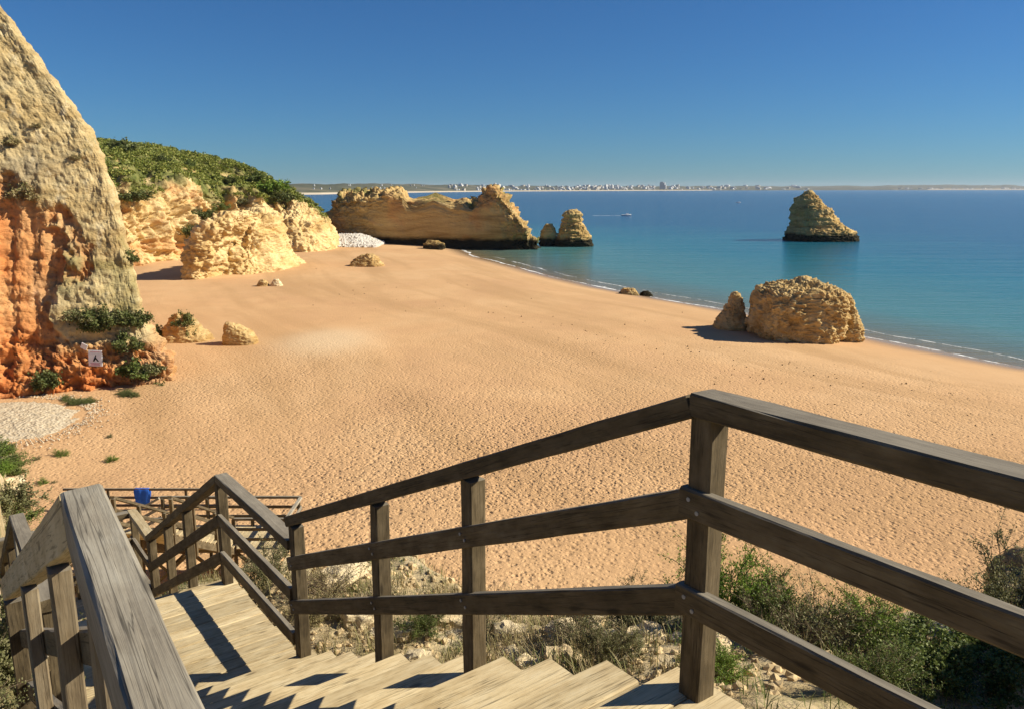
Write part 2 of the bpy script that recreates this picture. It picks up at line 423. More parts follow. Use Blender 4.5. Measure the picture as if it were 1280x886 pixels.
for j in range(nv1):
    z = zs_[min(j, nv1 - 41)]
    C = catmull(spur_curve(z), 1500)
    if j >= nv1 - 40: kk = (j - nv1 + 41) / 40; z = 33.0 + 2.5 * math.sin(kk * 1.57); C = C * (1 - kk) + np.array([-110, 105]) * kk
    idx = (warp * 1499).astype(int)
    Vs[:, j, :2] = C[idx]; Vs[:, j, 2] = z
# red hollow: left of an edge, recessed behind the pale slab
bz_px = [(150, 500), (120, 470), (92, 440), (80, 415), (62, 395), (78, 355), (76, 325), (64, 285), (48, 255), (20, 232), (-30, 205), (-120, 190)]
bzz = np.array([at_y(a, b, YN)[2] for a, b in bz_px]); bzx = np.array([at_y(a, b, YN)[0] for a, b in bz_px])
xb = np.interp(Vs[..., 2], bzz, bzx); wob = 1.1 * fbm(Vs * .4, 5, .6)
zlim = at_y(0, 215, YN)[2]
side = sstep(-.9, .7, xb - Vs[..., 0] + 1.5 * wob) * sstep(0, -1.5, Vs[..., 2] - zlim - 1.0 - wob)
lowz = at_y(0, 425, YN)[2]
low = sstep(1.5, -1.5, Vs[..., 2] - lowz + 2.5 * fbm(Vs * .25 + 3, 3))
Vs[..., 1] += .22 * side * sstep(lowz - 3.5, lowz + .5, Vs[..., 2])
N = normals_of(Vs, False)
rough_m = .26 + .7 * np.clip(.25 * side + .95 * low, 0, 1)
Vd = rock_disp(Vs, N, 1.0, 5.0, 2, .35, .45, .8)
Vd2 = rock_disp(Vs, N, .55, 1.6, 5, .3, 1.3, .7)
Vs2 = Vs + (Vd - Vs) * (.5 * rough_m)[..., None] + (Vd2 - Vs) * (rough_m * .9)[..., None]
fine_ = .34 * fbm(Vs * np.array([1.1, 1.1, .8]), 5, .62) + .26 * blocks(Vs, 2.4, 1.3) * sstep(-.1, .35, fbm(Vs * .22 + 8, 2) + .8 * low) + .14 * blocks(Vs + 31, .8, 1.4)
diag = np.stack([(Vs[..., 0] + .55 * Vs[..., 2]) * .9, (Vs[..., 2] - .3 * Vs[..., 0]) * .22, Vs[..., 1] * .3], -1)
fine_ = fine_ + .42 * ridged(diag * .6, 4) - .2
Vs2 = Vs2 + N * (fine_ * (.36 + .7 * low - .12 * side))[..., None]
# vertical gullies in the red face
gul = np.maximum(0, ridged(np.stack([Vs[..., 0] * .42, Vs[..., 2] * .05, Vs[..., 0] * 0], -1), 3) - .2)
Vs2[..., 1] += gul * 1.1 * np.clip(side + low * .6, 0, 1)
red = np.clip(side * .95 + low * (.35 + .5 * sstep(-24.2, -27.5, Vs[..., 0])) + .2 * low, 0, 1)
red = np.clip(red * (.85 + .5 * fbm(Vs * .3 + 2, 3)), 0, 1)
spur_org = np.array([-32, 52, 1.0])
spur_me = new_mesh('cliff_spur', Vs2 - spur_org, grid_faces(nu1, nv1))
add_attr(spur_me, 'red', red)
vegs = sstep(.15, .5, fbm(Vs * .16 + 11, 4) - .2) * .45 * (1 - side)
add_attr(spur_me, 'veg', np.where(zs_.max() < Vs[..., 2], .9, vegs))
M_SPUR = rock_material('cliff_limestone', light=(.60, .47, .245), mid=(.47, .34, .155), dark=(.29, .20, .085), scale=.9, grey=.6, speck=.7)
spur = obj('cliff', spur_me, M_SPUR, label='tall pale cliff spur with orange-red hollow at its foot, bearing a white sign', category='cliff'); spur.location = spur_org
spur_bvh_me = new_mesh('tmp_spur', Vs2, grid_faces(nu1, nv1)); SPUR_BVH = bvh_of(spur_bvh_me); bpy.data.meshes.remove(spur_bvh_me)

BLK = .26
# ---- headland with scrub on top
hb = [(-150, 118), (-95, 128), (-70, 134), (-64, 142), (-61, 153), (-58, 163), (-53, 171), (-46, 172.5), (-41.5, 174), (-39.0, 177), (-39.3, 182), (-42, 187)]
hb = np.array(hb, float)
nu2, nv2 = 620, 200
HC_ = catmull(hb, nu2)
tan = np.gradient(HC_, axis=0); tan /= np.linalg.norm(tan, axis=1)[:, None]
inw = np.stack([-tan[:, 1], tan[:, 0]], -1)          # inland side
u_ = np.linspace(0, 1, nu2)
# cliff height and crown height along the base curve
ct = np.interp(HC_[:, 0] + 0, [-150, -95, -64, -58, -50, -44, -39], [17, 16.5, 15, 14, 12.5, 11, 8.8])
ct = ct + 1.6 * fbm(np.stack([HC_[:, 0] * .16, HC_[:, 1] * .16, u_ * 0], -1), 3)
Vh = np.zeros((nu2, nv2, 3))
vv = np.linspace(0, 1, nv2)
spine = np.array([(-120, 178), (-86, 176), (-66, 182), (-52, 183.0)])
sx = np.linspace(0, 1, nu2) ** .9
S = np.stack([np.interp(sx, np.linspace(0, 1, 4), spine[:, 0]), np.interp(sx, np.linspace(0, 1, 4), spine[:, 1])], -1)
zS = np.interp(S[:, 0], [-120, -93, -80, -67, -60, -55, -52], [26.5, 24.6, 23.6, 21.4, 19.2, 17, 14.6]) + .5 * fbm(np.stack([S[:, 0] * .15, S[:, 0] * 0, S[:, 0] * 0], -1), 3)
for j, v in enumerate(vv):
    if v < .5:
        k = v / .5; Vh[:, j, :2] = HC_ + inw * (.9 * k + 2.2 * k ** 3); Vh[:, j, 2] = -.6 + (ct + .6) * k
    elif v < .88:
        k = (v - .5) / .38; base = HC_ + inw * 3.1
        Vh[:, j, :2] = base * (1 - k ** .9) + S * k ** .9; Vh[:, j, 2] = ct + (zS - ct) * (1 - (1 - k) ** 1.5)
    else:
        k = (v - .88) / .12; Vh[:, j, :2] = S + np.array([10, 34]) * k; Vh[:, j, 2] = zS * (1 - k ** 1.5) - 1.0 * k
topm = sstep(.46, .56, vv)[None] * np.ones((nu2, 1))
Nh = normals_of(Vh, False)
cl = rock_disp(Vh, Nh, 3.8, 8.0, 4, .15, .32, 1.3, .35); cl2 = rock_disp(Vh, Nh, .8, 2.6, 9, .3, .9, .9, .7)
Vh2 = Vh + (cl - Vh) * ((1 - .75 * topm) * (1 - sstep(.74, .88, vv))[None])[..., None] + (cl2 - Vh) * ((1 - .6 * topm) * (1 - sstep(.74, .88, vv))[None])[..., None]
nv_veg = fbm(Vh * .12 + 4, 4)
veg = np.clip(sstep(.44, .54, vv[None] + .10 * nv_veg), 0, 1)
veg *= 1 - .85 * sstep(.25, .5, fbm(Vh * .2 + 21, 3)) * (1 - sstep(.6, .72, vv))[None]
redh = sstep(.15, .55, fbm(np.stack([Vh[..., 0] * .12, Vh[..., 1] * .12, Vh[..., 2] * .35], -1) + 6, 4)) * .45 * (1 - topm)
h_org = np.array([-70, 165, 0])
head_me = new_mesh('headland', Vh2 - h_org, grid_faces(nu2, nv2))
add_attr(head_me, 'red', redh); add_attr(head_me, 'veg', veg)
M_HEAD = rock_material('headland_limestone', light=(.78, .585, .295), mid=(.64, .435, .18), dark=(.42, .265, .10), scale=.6, grey=.1, band=.6)
head = obj('headland', head_me, M_HEAD, label='ochre headland cliff topped with green scrub', category='cliff'); head.location = h_org
tmp = new_mesh('tmp_head', Vh2, grid_faces(nu2, nv2)); HEAD_BVH = bvh_of(tmp); bpy.data.meshes.remove(tmp)

# ---- buttresses in front of the headland
stack_rock('cliff_buttress', [(351, 219, 264), (338, 220, 266), (320, 224, 270), (300, 231, 276), (288, 240, 285), (278, 252, 290), (270, 262, 292), (266, 272, 282)], 118, 20, M_HEAD,
           'squarish ochre rock buttress with shaded foot in front of the headland', 'rock', 1.3, 5, 11, 220, 140, strata=.15, sfreq=.4, yoff=8, rid=1.0, zs=.55)
stack_rock('cliff_buttress', [(350, 255, 346), (338, 258, 341), (322, 258, 331), (305, 262, 326), (290, 268, 322), (276, 276, 316), (266, 284, 306), (262, 292, 300)], 124, 26, M_HEAD,
           'broad knobbly ochre buttress with stones at its foot, joined to the headland', 'rock', 1.6, 6, 13, 240, 150, strata=.15, sfreq=.4, yoff=12, rid=1.0, zs=.6)
stack_rock('cliff_buttress', [(318, 326, 412), (308, 327, 410), (295, 328, 405), (282, 330, 398), (270, 336, 388), (260, 345, 379), (250, 355, 369)], 172, 26, M_HEAD,
           'furrowed seaward end of the headland beside the white stones', 'rock', 1.5, 6, 17, 260, 150, strata=.15, sfreq=.35, yoff=8, rid=1.1, zs=.45)

BLK = .42
# ---- long rock wall at the far end of the sand
def ridge_wall(name, tops, foot_py, Yl, Yr, depth, mat, label, amp, size, seed):
    pxs = np.array([t[0] for t in tops], float); pys = np.array([t[1] for t in tops], float)
    nth, nv = 560, 150
    pl, pr = pxs[0], pxs[-1]
    th = np.linspace(0, 2 * np.pi, nth, endpoint=False)
    c, s = np.cos(th), np.sin(th); power = 5.0
    ex = np.sign(c) * np.abs(c) ** (2 / power); ey = np.sign(s) * np.abs(s) ** (2 / power)
    u = (ex + 1) / 2; PX = pl + u * (pr - pl); Yc = Yl + (Yr - Yl) * u
    X = (PX - 640) / F * (Yc / ray(640, 270)[1])
    H = np.array([at_y(a, b, y)[2] for a, b, y in zip(PX, np.interp(PX, pxs, pys), Yc)])
    H = H + .55 * fbm(np.stack([X * .55, ey * 0, X * 0], -1), 3) * np.clip(H / 8, .2, 1)
    V = np.zeros((nth, nv, 3))
    for j, v in enumerate(np.linspace(0, 1, nv)):
        if v < .68: k = v / .68; ky = .93 + .07 * k; fz = -.05 + .93 * k; kx = 1 - .02 * k
        else: k = (v - .68) / .32; ky = 1.0 * (1 - k) ** .75; fz = .88 + .12 * math.sin(k * math.pi / 2); kx = .98
        xm = (X.max() + X.min()) / 2
        V[:, j, 0] = xm + (X - xm) * kx; V[:, j, 1] = Yc + ey * depth / 2 * ky; V[:, j, 2] = H * fz
    N = normals_of(V, True)
    top = sstep(.5, .8, np.linspace(0, 1, nv))[None] + .55 * sstep(.78, .92, u)[:, None] + .5 * sstep(.3, .12, u)[:, None]
    a1 = rock_disp(V, N, amp, size, seed, .12, .5, 1.0, .8)
    a2 = rock_disp(V, N, .40 * amp, size * .3, seed + 3, .22, 1.4, .8)
    V2 = V + (a1 - V) * np.clip(.10 + 1.1 * top, .1, 1.3)[..., None] + (a2 - V) * np.clip(.2 + top * 1.2, 0, 1.5)[..., None]
    ff = 1.0 - .0 * u
    # tidal notch at the foot
    notch = np.exp(-((V[..., 2] - 1.6) / 1.3) ** 2); V2 -= N * (notch * 1.3)[..., None]
    org = np.array([V[:, 0, 0].mean(), (Yl + Yr) / 2, 0])
    me = new_mesh(name, V2 - org, grid_faces(nth, nv, True))
    rd = sstep(.1, .5, fbm(V * .15 + 8, 3)) * .25
    add_attr(me, 'red', rd); vg = sstep(.62, .8, np.linspace(0, 1, nv))[None] * sstep(.0, .35, fbm(V * .25 + 3, 3)) * .75 * np.ones((nth, 1))
    add_attr(me, 'veg', vg)
    o = obj(name, me, mat, label=label, category='rock'); o.location = org
    return V2
tops = [(413, 262), (417, 250), (425, 244), (440, 241), (452, 243), (466, 239), (480, 236), (497, 237), (507, 238), (512, 247), (520, 252), (530, 247), (538, 241), (550, 240), (556, 246), (566, 252), (582, 251), (594, 253),
        (600, 250), (606, 240), (614, 234), (621, 232), (628, 238), (634, 248), (642, 256), (650, 270), (656, 280), (662, 291), (668, 296), (677, 298)]
WALL_V = ridge_wall('rock_wall', tops, 303, 208, 199, 13, M_WALL, 'long layered rock wall in shade closing the far end of the sand', 1.7, 6.0, 21)
stack_rock('sea_rock', [(307, 674, 696), (298, 674, 696), (290, 676, 695), (284, 679, 693), (280, 682, 690)], 208, 4.6, M_SEAROCK, 'small rounded rock knob in the water between rock wall and pinnacle', 'rock', .35, 1.8, 31, 110, 70, strata=.6)
stack_rock('sea_rock', [(306, 693, 742), (300, 694, 741), (294, 697, 738), (286, 700, 732), (278, 703, 728), (268, 704, 727), (264, 706, 724), (262, 709, 715)], 208, 9, M_SEAROCK, 'flat-topped pinnacle with dark wet foot off the end of the rock wall', 'rock', .6, 2.6, 33, 150, 100, strata=.7)
# ---- sea stack
stack_rock('sea_stack', [(300, 982, 1070), (296, 983, 1069), (290, 985, 1066), (283, 990, 1055), (276, 990, 1047), (268, 989, 1040), (262, 990, 1036), (255, 993, 1028), (250, 996, 1025), (246, 1001, 1021), (241, 1006, 1018), (238, 1010, 1015)], 231, 17, M_SEAROCK,
           'conical layered sea stack standing alone in the blue water', 'rock', .75, 3.2, 41, 260, 190, strata=.45, sfreq=.75, rid=.8)
# ---- boulders on the shore
stack_rock('boulder', [(429, 956, 1042), (422, 947, 1048), (408, 944, 1054), (392, 946, 1058), (376, 949, 1060), (367, 952, 1058), (362, 960, 1052), (359, 972, 1044), (356, 990, 1032), (352, 1000, 1024), (347, 1007, 1016)], 72.5, 8.2, M_BOULDER,
           'big pitted ochre boulder on the wet sand by the waterline', 'boulder', .50, 2.1, 51, 300, 190, strata=.08, sfreq=.9, yoff=1.2, power=3.0, rid=1.1)
stack_rock('boulder', [(422, 1042, 1072), (412, 1041, 1074), (400, 1044, 1071), (388, 1047, 1068), (376, 1049, 1065), (366, 1051, 1061)], 74.5, 4.5, M_BOULDER,
           'low dark-footed rock leaning on the seaward side of the big boulder', 'boulder', .34, 1.3, 53, 140, 90, strata=.12, power=2.6, rid=1.0)
stack_rock('boulder', [(416, 892, 936), (404, 894, 936), (396, 898, 933), (388, 905, 930), (380, 909, 929), (374, 912, 928), (369, 914, 926), (364, 917, 922)], 77.5, 4.0, M_BOULDER,
           'small pointed rock pinnacle casting a shadow beside the big boulder', 'boulder', .22, 1.0, 57, 150, 110, strata=.5, sfreq=1.4)
# ---- smaller rocks on the sand
def px_rock(rows, label, seed, depth=None, z=1.4, mat=None, amp=.22, size=1.0, group=None, cat='rock', strata=.4, name='rock', power=2.4):
    py, l, r = rows[0]; p = at_z((l + r) / 2, py, z); Y = p[1]
    w = (r - l) / F * Y
    return stack_rock(name, rows, Y, depth or w * .8, mat or M_SMALLROCK, label, cat, amp, size, seed, 90, 60, group, strata, yoff=(depth or w * .8) * .4, sfreq=1.0, power=power, sink=.35)
px_rock([(434, 275, 318), (426, 274, 317), (418, 275, 311), (411, 276, 300), (405, 278, 284)], 'wedge-shaped ochre boulder on open sand with a dark left face', 61, amp=.16)
px_rock([(430, 192, 258), (424, 193, 256), (414, 196, 244), (402, 204, 236), (394, 214, 228)], 'ochre boulder overgrown with a shrub, lying by the cliff spur', 63, amp=.22)
px_rock([(333, 434, 478), (329, 437, 475), (324, 443, 470), (319, 450, 464)], 'low crumbly rock heap alone on the sand near the rock wall', 65, amp=.35, size=1.2, z=1.5)
px_rock([(310, 528, 556), (305, 529, 555), (301, 534, 548)], 'low dark rock at the foot of the rock wall', 67, amp=.4, size=1.6, z=1.2, mat=M_SEAROCK)
px_rock([(371, 774, 800), (367, 775, 798), (361, 780, 794)], 'flat seaweed-dark rock at the edge of the water', 69, amp=.2, z=.2, mat=M_BOULDER)
px_rock([(371, 799, 818), (368, 801, 816), (364, 805, 812)], 'tiny black rock next to the seaweed-dark rock in the shallows', 71, amp=.15, z=.1, mat=M_SEAROCK)
px_rock([(359, 318, 336), (354, 320, 334), (350, 324, 330)], 'small brown stone at the foot of the broad buttress', 73, amp=.15)
px_rock([(359, 335, 353), (354, 337, 350), (350, 341, 346)], 'small pale pinkish stone at the foot of the broad buttress', 75, amp=.12, mat=M_PALEROCK)
px_rock([(314, 336, 352), (309, 338, 350), (305, 342, 348)], 'small stone in the recess between the headland buttresses', 76, amp=.3, size=1.5)

# ---- bank of white stones
def ico():
    import bmesh
    bm = bmesh.new(); bmesh.ops.create_icosphere(bm, subdivisions=1, radius=1); V = np.array([v.co[:] for v in bm.verts]); Fc = np.array([[v.index for v in f.verts] for f in bm.faces]); bm.free(); return V, Fc
IV, IF = ico()
def stones_mesh(name, P, S, seed=0):
    r = np.random.default_rng(seed); n = len(P)
    A = r.normal(size=(n, 3, 3)); Qm, _ = np.linalg.qr(A)
    sc = S[:, None] * r.uniform(.55, 1.0, (n, 3))
    V = IV[None] * (1 + .25 * r.normal(size=(n, len(IV), 1)).clip(-1, 1) * .8)
    V = np.einsum('nvk,nkj->nvj', V * sc[:, None, :], Qm) + P[:, None, :]
    Fc = (IF[None] + (np.arange(n) * len(IV))[:, None, None]).reshape(-1, 3)
    return new_mesh(name, V.reshape(-1, 3), Fc, smooth=False)
pl0, pl1 = at_z(400, 302, 1.6), at_z(478, 302, 1.6)
n = 3000; tt = rng.uniform(0, 1, n); dd = rng.uniform(0, 1, n) ** .8
X = pl0[0] + (pl1[0] - pl0[0] + 1.0) * tt; Yb = 181 + 14 * dd + 3 * tt
hh = 2.0 * np.sin(np.clip(dd * 1.25, 0, 1) * np.pi / 2) * np.clip((1 - tt) * 3.2, 0, 1) + 1.4
P = np.stack([X, Yb, hh], -1)
M_WS = plain('white_stone', (.60, .555, .48), .9, .2, .25, 1.2)
obj('stone_bank', stones_mesh('stone_bank', P, rng.uniform(.25, .62, n), 3), M_WS, kind='stuff', label='bank of white stones between headland and rock wall')

# ------------------------------------------------------------------ the stair frame: s runs down the stairs, a to the right of it, z above the top landing
TH_ST = 0.644
D_ = np.array([-math.sin(TH_ST), math.cos(TH_ST), 0]); N_ = np.array([math.cos(TH_ST), math.sin(TH_ST), 0])
ZL = CAMZ - 1.674
def L(s, a, z): return D_ * s + N_ * a + np.array([0, 0, z + ZL])
RISE, GO = .1653, .342
S0 = 1.715; NR1 = 11; S1 = S0 + (NR1 - 1) * GO; Z1 = -RISE * NR1          # flight one
S2 = 6.97; NR2 = 10; GO2 = .335; RISE2 = .168; S3 = S2 + (NR2 - 1) * GO2; Z2 = Z1 - RISE2 * NR2
S4 = 11.0
def stair_z(s):
    return np.interp(s, [-50, S0 - .1, S1, S2, S3, S4, S4 + .5], [0, 0, Z1, Z1, Z2, Z2, Z2 - .3])
def left_a(s): return .235 + .055 * (s - 1.84) if s < 1.845 else (.235 if s < 5.22 else .42)
A_R = 1.895

# ------------------------------------------------------------------ hillside under the stairs
M_h = Mat('hillside_soil', .95, .1)
hc = M_h.n('ShaderNodeNewGeometry').outputs['Position']
hn = M_h.noise(M_h.coord(src=hc, scale=(1.3,) * 3), 1, 6, .65)
hcol = M_h.ramp(hn, [(.3, (.30, .21, .10)), (.45, (.46, .35, .19)), (.58, (.60, .48, .29)), (.75, (.68, .58, .40))])
hcol = M_h.mix(M_h.rng(M_h.noise(M_h.coord(src=hc, scale=(.9,) * 3, loc=(5, 3, 1)), 1, 5, .6), .5, .62, 0, .75), hcol, (.13, .13, .045, 1))
hb1 = M_h.noise(M_h.coord(src=hc, scale=(5,) * 3), 1, 7, .7); hb2 = M_h.voro(M_h.coord(src=hc, scale=(9,) * 3), 1)
M_HILL = M_h.out(hcol, M_h.bump(hb2, .4, .05, M_h.bump(hb1, .8, .12)))
SS = np.concatenate([np.linspace(-14, -2, 40), np.linspace(-1.9, 13, 230), np.linspace(13.1, 34, 90)])
AA = np.concatenate([np.linspace(-34, -6.2, 50), np.linspace(-6, 8, 230), np.linspace(8.1, 22, 50)])
GS, GA = np.meshgrid(SS, AA, indexing='ij')
PG = np.stack([GS, GA, np.zeros_like(GS)], -1)
def hill_rel(GS, GA):
    PG = np.stack([GS, GA, np.zeros_like(GS)], -1)
    zs = stair_z(GS) - .42
    zs = np.where(GS > S4 + .4, Z2 - .75 - (GS - S4 - .4) * 1.25, zs)
    lip = np.clip(4.9 - .20 * (GS - 1.5), 1.5, 5.6) + .35 * fbm(PG * .5, 3)
    r = np.maximum(GA - 2.0, 0)
    right = -.06 * np.minimum(r, lip - 2) + .20 * sstep(2.02, 2.5, GA) * sstep(.5, 2.2, GS) - 1.9 * np.maximum(0, GA - lip) ** 1.15
    right = right - .55 * sstep(4.2, .5, GS) * sstep(2.1, 4.2, GA)
    z = zs + right
    # bank to the left of the stairs
    lb = .02 + .048 * GS + .06 * np.clip(GS - 11.7, 0, 7) + .015 * np.clip(GS - 18.7, 0, 20)
    bank = -.25 - .205 * GS + .12 * np.minimum(3, np.maximum(0, lb - GA)) + .25 * fbm(PG * .4 + 3, 3)
    bank = bank - 2.2 * np.maximum(0, GS - 26 - .8 * fbm(PG * .3, 2)) - .9 * np.maximum(0, -GA - 9) * sstep(9, 16, GS)
    wl = sstep(lb + .12, lb - .35, GA)
    z = z * (1 - wl) + bank * wl
    # gully where the third flight leaves to the left
    gz = Z2 - .7 - .5 * np.maximum(0, .7 - GA)
    gm = sstep(9.4, 9.8, GS) * sstep(11.5, 11.1, GS) * sstep(1.0, .6, GA) * sstep(-5.5, -4, GA)
    z = z * (1 - gm) + np.minimum(z, gz) * gm
    z = np.where(GS < -1.3, np.maximum(z, -.1 - .0 * GS), z)
    return z + .09 * fbm(PG * 1.1, 4) * (1 - .0 * gm) + .05 * np.maximum(0, ridged(PG * 1.6 + 4, 3))
HZ = hill_rel(GS, GA)
HV = GS[..., None] * D_ + GA[..., None] * N_; HV[..., 2] = HZ + ZL
HV[..., 2] = np.maximum(HV[..., 2], -1.0)
hill_me = new_mesh('hillside', HV, grid_faces(len(SS), len(AA)))
obj('hillside', hill_me, M_HILL, kind='structure', label='stony limestone slope under the wooden stairs')
HILL_BVH = bvh_of(hill_me)
def hill_point(s, a):
    p = L(s, a, 6); loc, nor, i, d = HILL_BVH.ray_cast(Vector(p), Vector((0, 0, -1))); return loc, nor

# ------------------------------------------------------------------ timber
def wood_material(name, cols, rough=.8, bump=.5, grey_top=None, streak=.65):
    M = Mat(name, rough, .25)
    rnd = M.n('ShaderNodeObjectInfo').outputs['Random']
    off = M.n('ShaderNodeCombineXYZ'); M.set(off.inputs[0], M.math('MULTIPLY', rnd, 37.0)); M.set(off.inputs[1], M.math('MULTIPLY', rnd, 11.0)); M.set(off.inputs[2], M.math('MULTIPLY', rnd, 5.0))
    g = M.noise(M.coord(scale=(1.1, 17, 17), loc=off.outputs[0]), 1, 6, .65, .9)
    g2 = M.noise(M.coord(scale=(2.2, 5, 5), loc=off.outputs[0]), 1, 4, .6, .2)
    blot = M.noise(M.coord(scale=(7, 16, 16), loc=off.outputs[0]), 1, 5, .65)
    g3 = M.noise(M.coord(scale=(5, 90, 90), loc=off.outputs[0]), 1, 3, .7)
    v = M.math('ADD', M.math('MULTIPLY', g, .24), M.math('ADD', M.math('MULTIPLY', g2, .28), M.math('MULTIPLY', blot, .48)))
    col = M.ramp(v, [(.36, cols[0]), (.46, cols[1]), (.55, cols[2]), (.66, cols[3])])
    col = M.mix(M.rng(g3, .54, .68, 0, streak), col, tuple(c * .45 for c in cols[0][:3]) + (1,))
    g4 = M.noise(M.coord(scale=(.7, 38, 38), loc=off.outputs[0]), 1, 3, .5, .3)
    crk = M.rng(M.math('ABSOLUTE', M.math('SUBTRACT', g4, .56)), 0, .012, .8, 0)
    col = M.mix(crk, col, tuple(c * .3 for c in cols[0][:3]) + (1,))
    kn = M.voro(M.coord(scale=(2.4, 9, 9), loc=off.outputs[0]), 1)
    col = M.mix(M.rng(kn, .06, .13, .75, 0), col, tuple(c * .4 for c in cols[0][:3]) + (1,))
    if grey_top:
        nz = M.sep(M.n('ShaderNodeNewGeometry').outputs['Normal'])[2]
        col = M.mix(M.rng(nz, .55, .9, 0, .75), col, M.ramp(v, [(.3, grey_top[0]), (.7, grey_top[1])]))
    var = M.n('ShaderNodeHueSaturation'); M.set(var.inputs['Value'], M.rng(rnd, 0, 1, .82, 1.15)); M.set(var.inputs['Color'], col)
    nb = M.bump(g3, .35 * bump, .006, M.bump(g, bump, .012))
    return M.out(var.outputs[0], nb)
W_RAIL = wood_material('weathered_brown_timber', [(.062, .044, .022), (.105, .077, .040), (.15, .112, .062), (.21, .165, .095)], grey_top=((.16, .135, .10), (.36, .32, .25)))
W_GREY = wood_material('weathered_grey_timber', [(.20, .17, .125), (.29, .25, .185), (.35, .31, .235), (.44, .40, .315)], bump=.4, streak=.35)
W_TREAD = wood_material('sun_bleached_timber', [(.40, .295, .15), (.52, .40, .22), (.60, .48, .28), (.66, .55, .35)], rough=.85)
W_POST = wood_material('weathered_tan_timber', [(.16, .115, .065), (.24, .18, .105), (.30, .235, .145), (.36, .29, .19)], grey_top=((.2, .17, .13), (.36, .32, .25)))
M_BOLT = plain('galvanised_bolt', (.30, .29, .27), .5, .5, .2, 40)

_bm_cache = {}
def beam_mesh(length, w, h, var):
    key = (round(length, 3), round(w, 3), round(h, 3), var)
    if key in _bm_cache: return _bm_cache[key]
    r = np.random.default_rng(abs(hash(key)) % (2 ** 31))
    n = max(2, int(length / .22) + 1); c = min(.006, .15 * min(w, h))
    x = np.linspace(0, length, n)
    ring = np.array([(-w / 2 + c, -h / 2), (w / 2 - c, -h / 2), (w / 2, -h / 2 + c), (w / 2, h / 2 - c), (w / 2 - c, h / 2), (-w / 2 + c, h / 2), (-w / 2, h / 2 - c), (-w / 2, -h / 2 + c)])
    V = np.zeros((n, 8, 3)); V[:, :, 0] = x[:, None]; V[:, :, 1:] = ring[None]
    V[:, :, 1:] += r.normal(size=(n, 8, 2)) * .0012
    V[0, :, 0] += .0; k = n * 8
    F4 = []
    for i in range(n - 1):
        for j in range(8):
            F4.append((i * 8 + j, i * 8 + (j + 1) % 8, (i + 1) * 8 + (j + 1) % 8, (i + 1) * 8 + j))
    for b, rev in ((0, True), ((n - 1) * 8, False)):
        for q in ((0, 1, 2, 3), (0, 3, 4, 7), (4, 5, 6, 7)):
            q = [b + t for t in q]; F4.append(tuple(q[::-1]) if rev else tuple(q))
    me = new_mesh('timber', V, np.array(F4), smooth=False)
    _bm_cache[key] = me; return me
_cnt = [0]
def beam(name, p0, p1, w, h, mat, parent, up=(0, 0, 1)):
    """timber from p0 to p1 (centre line); w across, h in the up direction"""
    p0 = Vector(p0); p1 = Vector(p1); X = (p1 - p0); ln = X.length; X.normalize()
    up = Vector(up); Y = up.cross(X)
    if Y.length < 1e-4: Y = Vector((1, 0, 0)).cross(X)
    Y.normalize(); Z = X.cross(Y)
    _cnt[0] += 1
    me = beam_mesh(ln, w, h, _cnt[0] % 3)
    key = (me.name, mat.name)
    if not me.materials: me.materials.append(mat)
    elif me.materials[0] != mat:
        me = me.copy(); me.materials.clear(); me.materials.append(mat)
    o = bpy.data.objects.new(name, me); COL.objects.link(o)
    Mx = Matrix((X, Y, Z)).transposed().to_4x4(); Mx.translation = p0
    if parent is not None:
        o.parent = parent; Mx = Matrix.Translation(parent.location).inverted() @ Mx
    o.matrix_local = Mx
    return o
def V3(p): return Vector((float(p[0]), float(p[1]), float(p[2])))

ST = thing('wooden_staircase', 'weathered wooden staircase with slatted treads and three-rail banisters descending to the sand', 'staircase', tuple(L(0, 1, 0)))
def planks(s0, s1, a0, a1, z, n, th=.04, gap=.006, jit=.006, left_fn=None):
    w = (s1 - s0) / n
    for i in range(n):
        sc_ = s0 + w * (i + .5)
        l_ = (left_fn(sc_) if left_fn else a0) + random.uniform(-jit, jit); r_ = a1 + random.uniform(-jit, jit)
        r_ = round(r_, 2); l_ = round(l_, 1) if left_fn else round(l_, 2)
        beam('plank', L(sc_, l_, z - th / 2 + random.uniform(-.002, .002)), L(sc_, r_, z - th / 2 + random.uniform(-.002, .002)), w - gap, th, W_TREAD, ST)
A_EDGE = 2.025
# top landing
planks(-1.4, S0, 0, A_EDGE, 0, 21, left_fn=lambda s: left_a(s) - .12)
def flight(s0, z0, n, go, rise, name='tread'):
    for k in range(n - 1):                       # tread k+1 lies k+1 risers below z0
        z = z0 - rise * (k + 1); a, b = s0 + go * k, s0 + go * (k + 1)
        l_ = round(left_a(a) - .12, 1)
        hw = (go + .035) / 2
        for q in (0, 1):
            c = a - .005 + hw * (q + .5) 
            r_ = A_EDGE + random.choice((-.008, 0, .008))
            beam(name, L(c, l_, z - .02), L(c, r_, z - .02), hw - .006, .04, W_TREAD, ST)
        # riser board under the upper nosing
        beam('riser', L(a - .022, l_ + .04, z + rise / 2 - .022), L(a - .022, 1.98, z + rise / 2 - .022), .02, rise - .046, W_TREAD, ST)
    for a_ in (left_a(s0) + .0, 1.0, 1.94):
        beam('stringer', L(s0 - .05, a_, z0 - .32), L(s0 + go * (n - 1) + .1, a_, z0 - .32 - rise * n), .05, .22, W_RAIL, ST)
flight(S0, 0, NR1, GO, RISE)
planks(S1 - .005, S2, 0, A_EDGE, Z1, 14, left_fn=lambda s: left_a(s) - .12)
flight(S2, Z1, NR2, GO2, RISE2)
planks(S3 - .005, S4, 0, A_EDGE, Z2, 8, left_fn=lambda s: left_a(s) - .12)
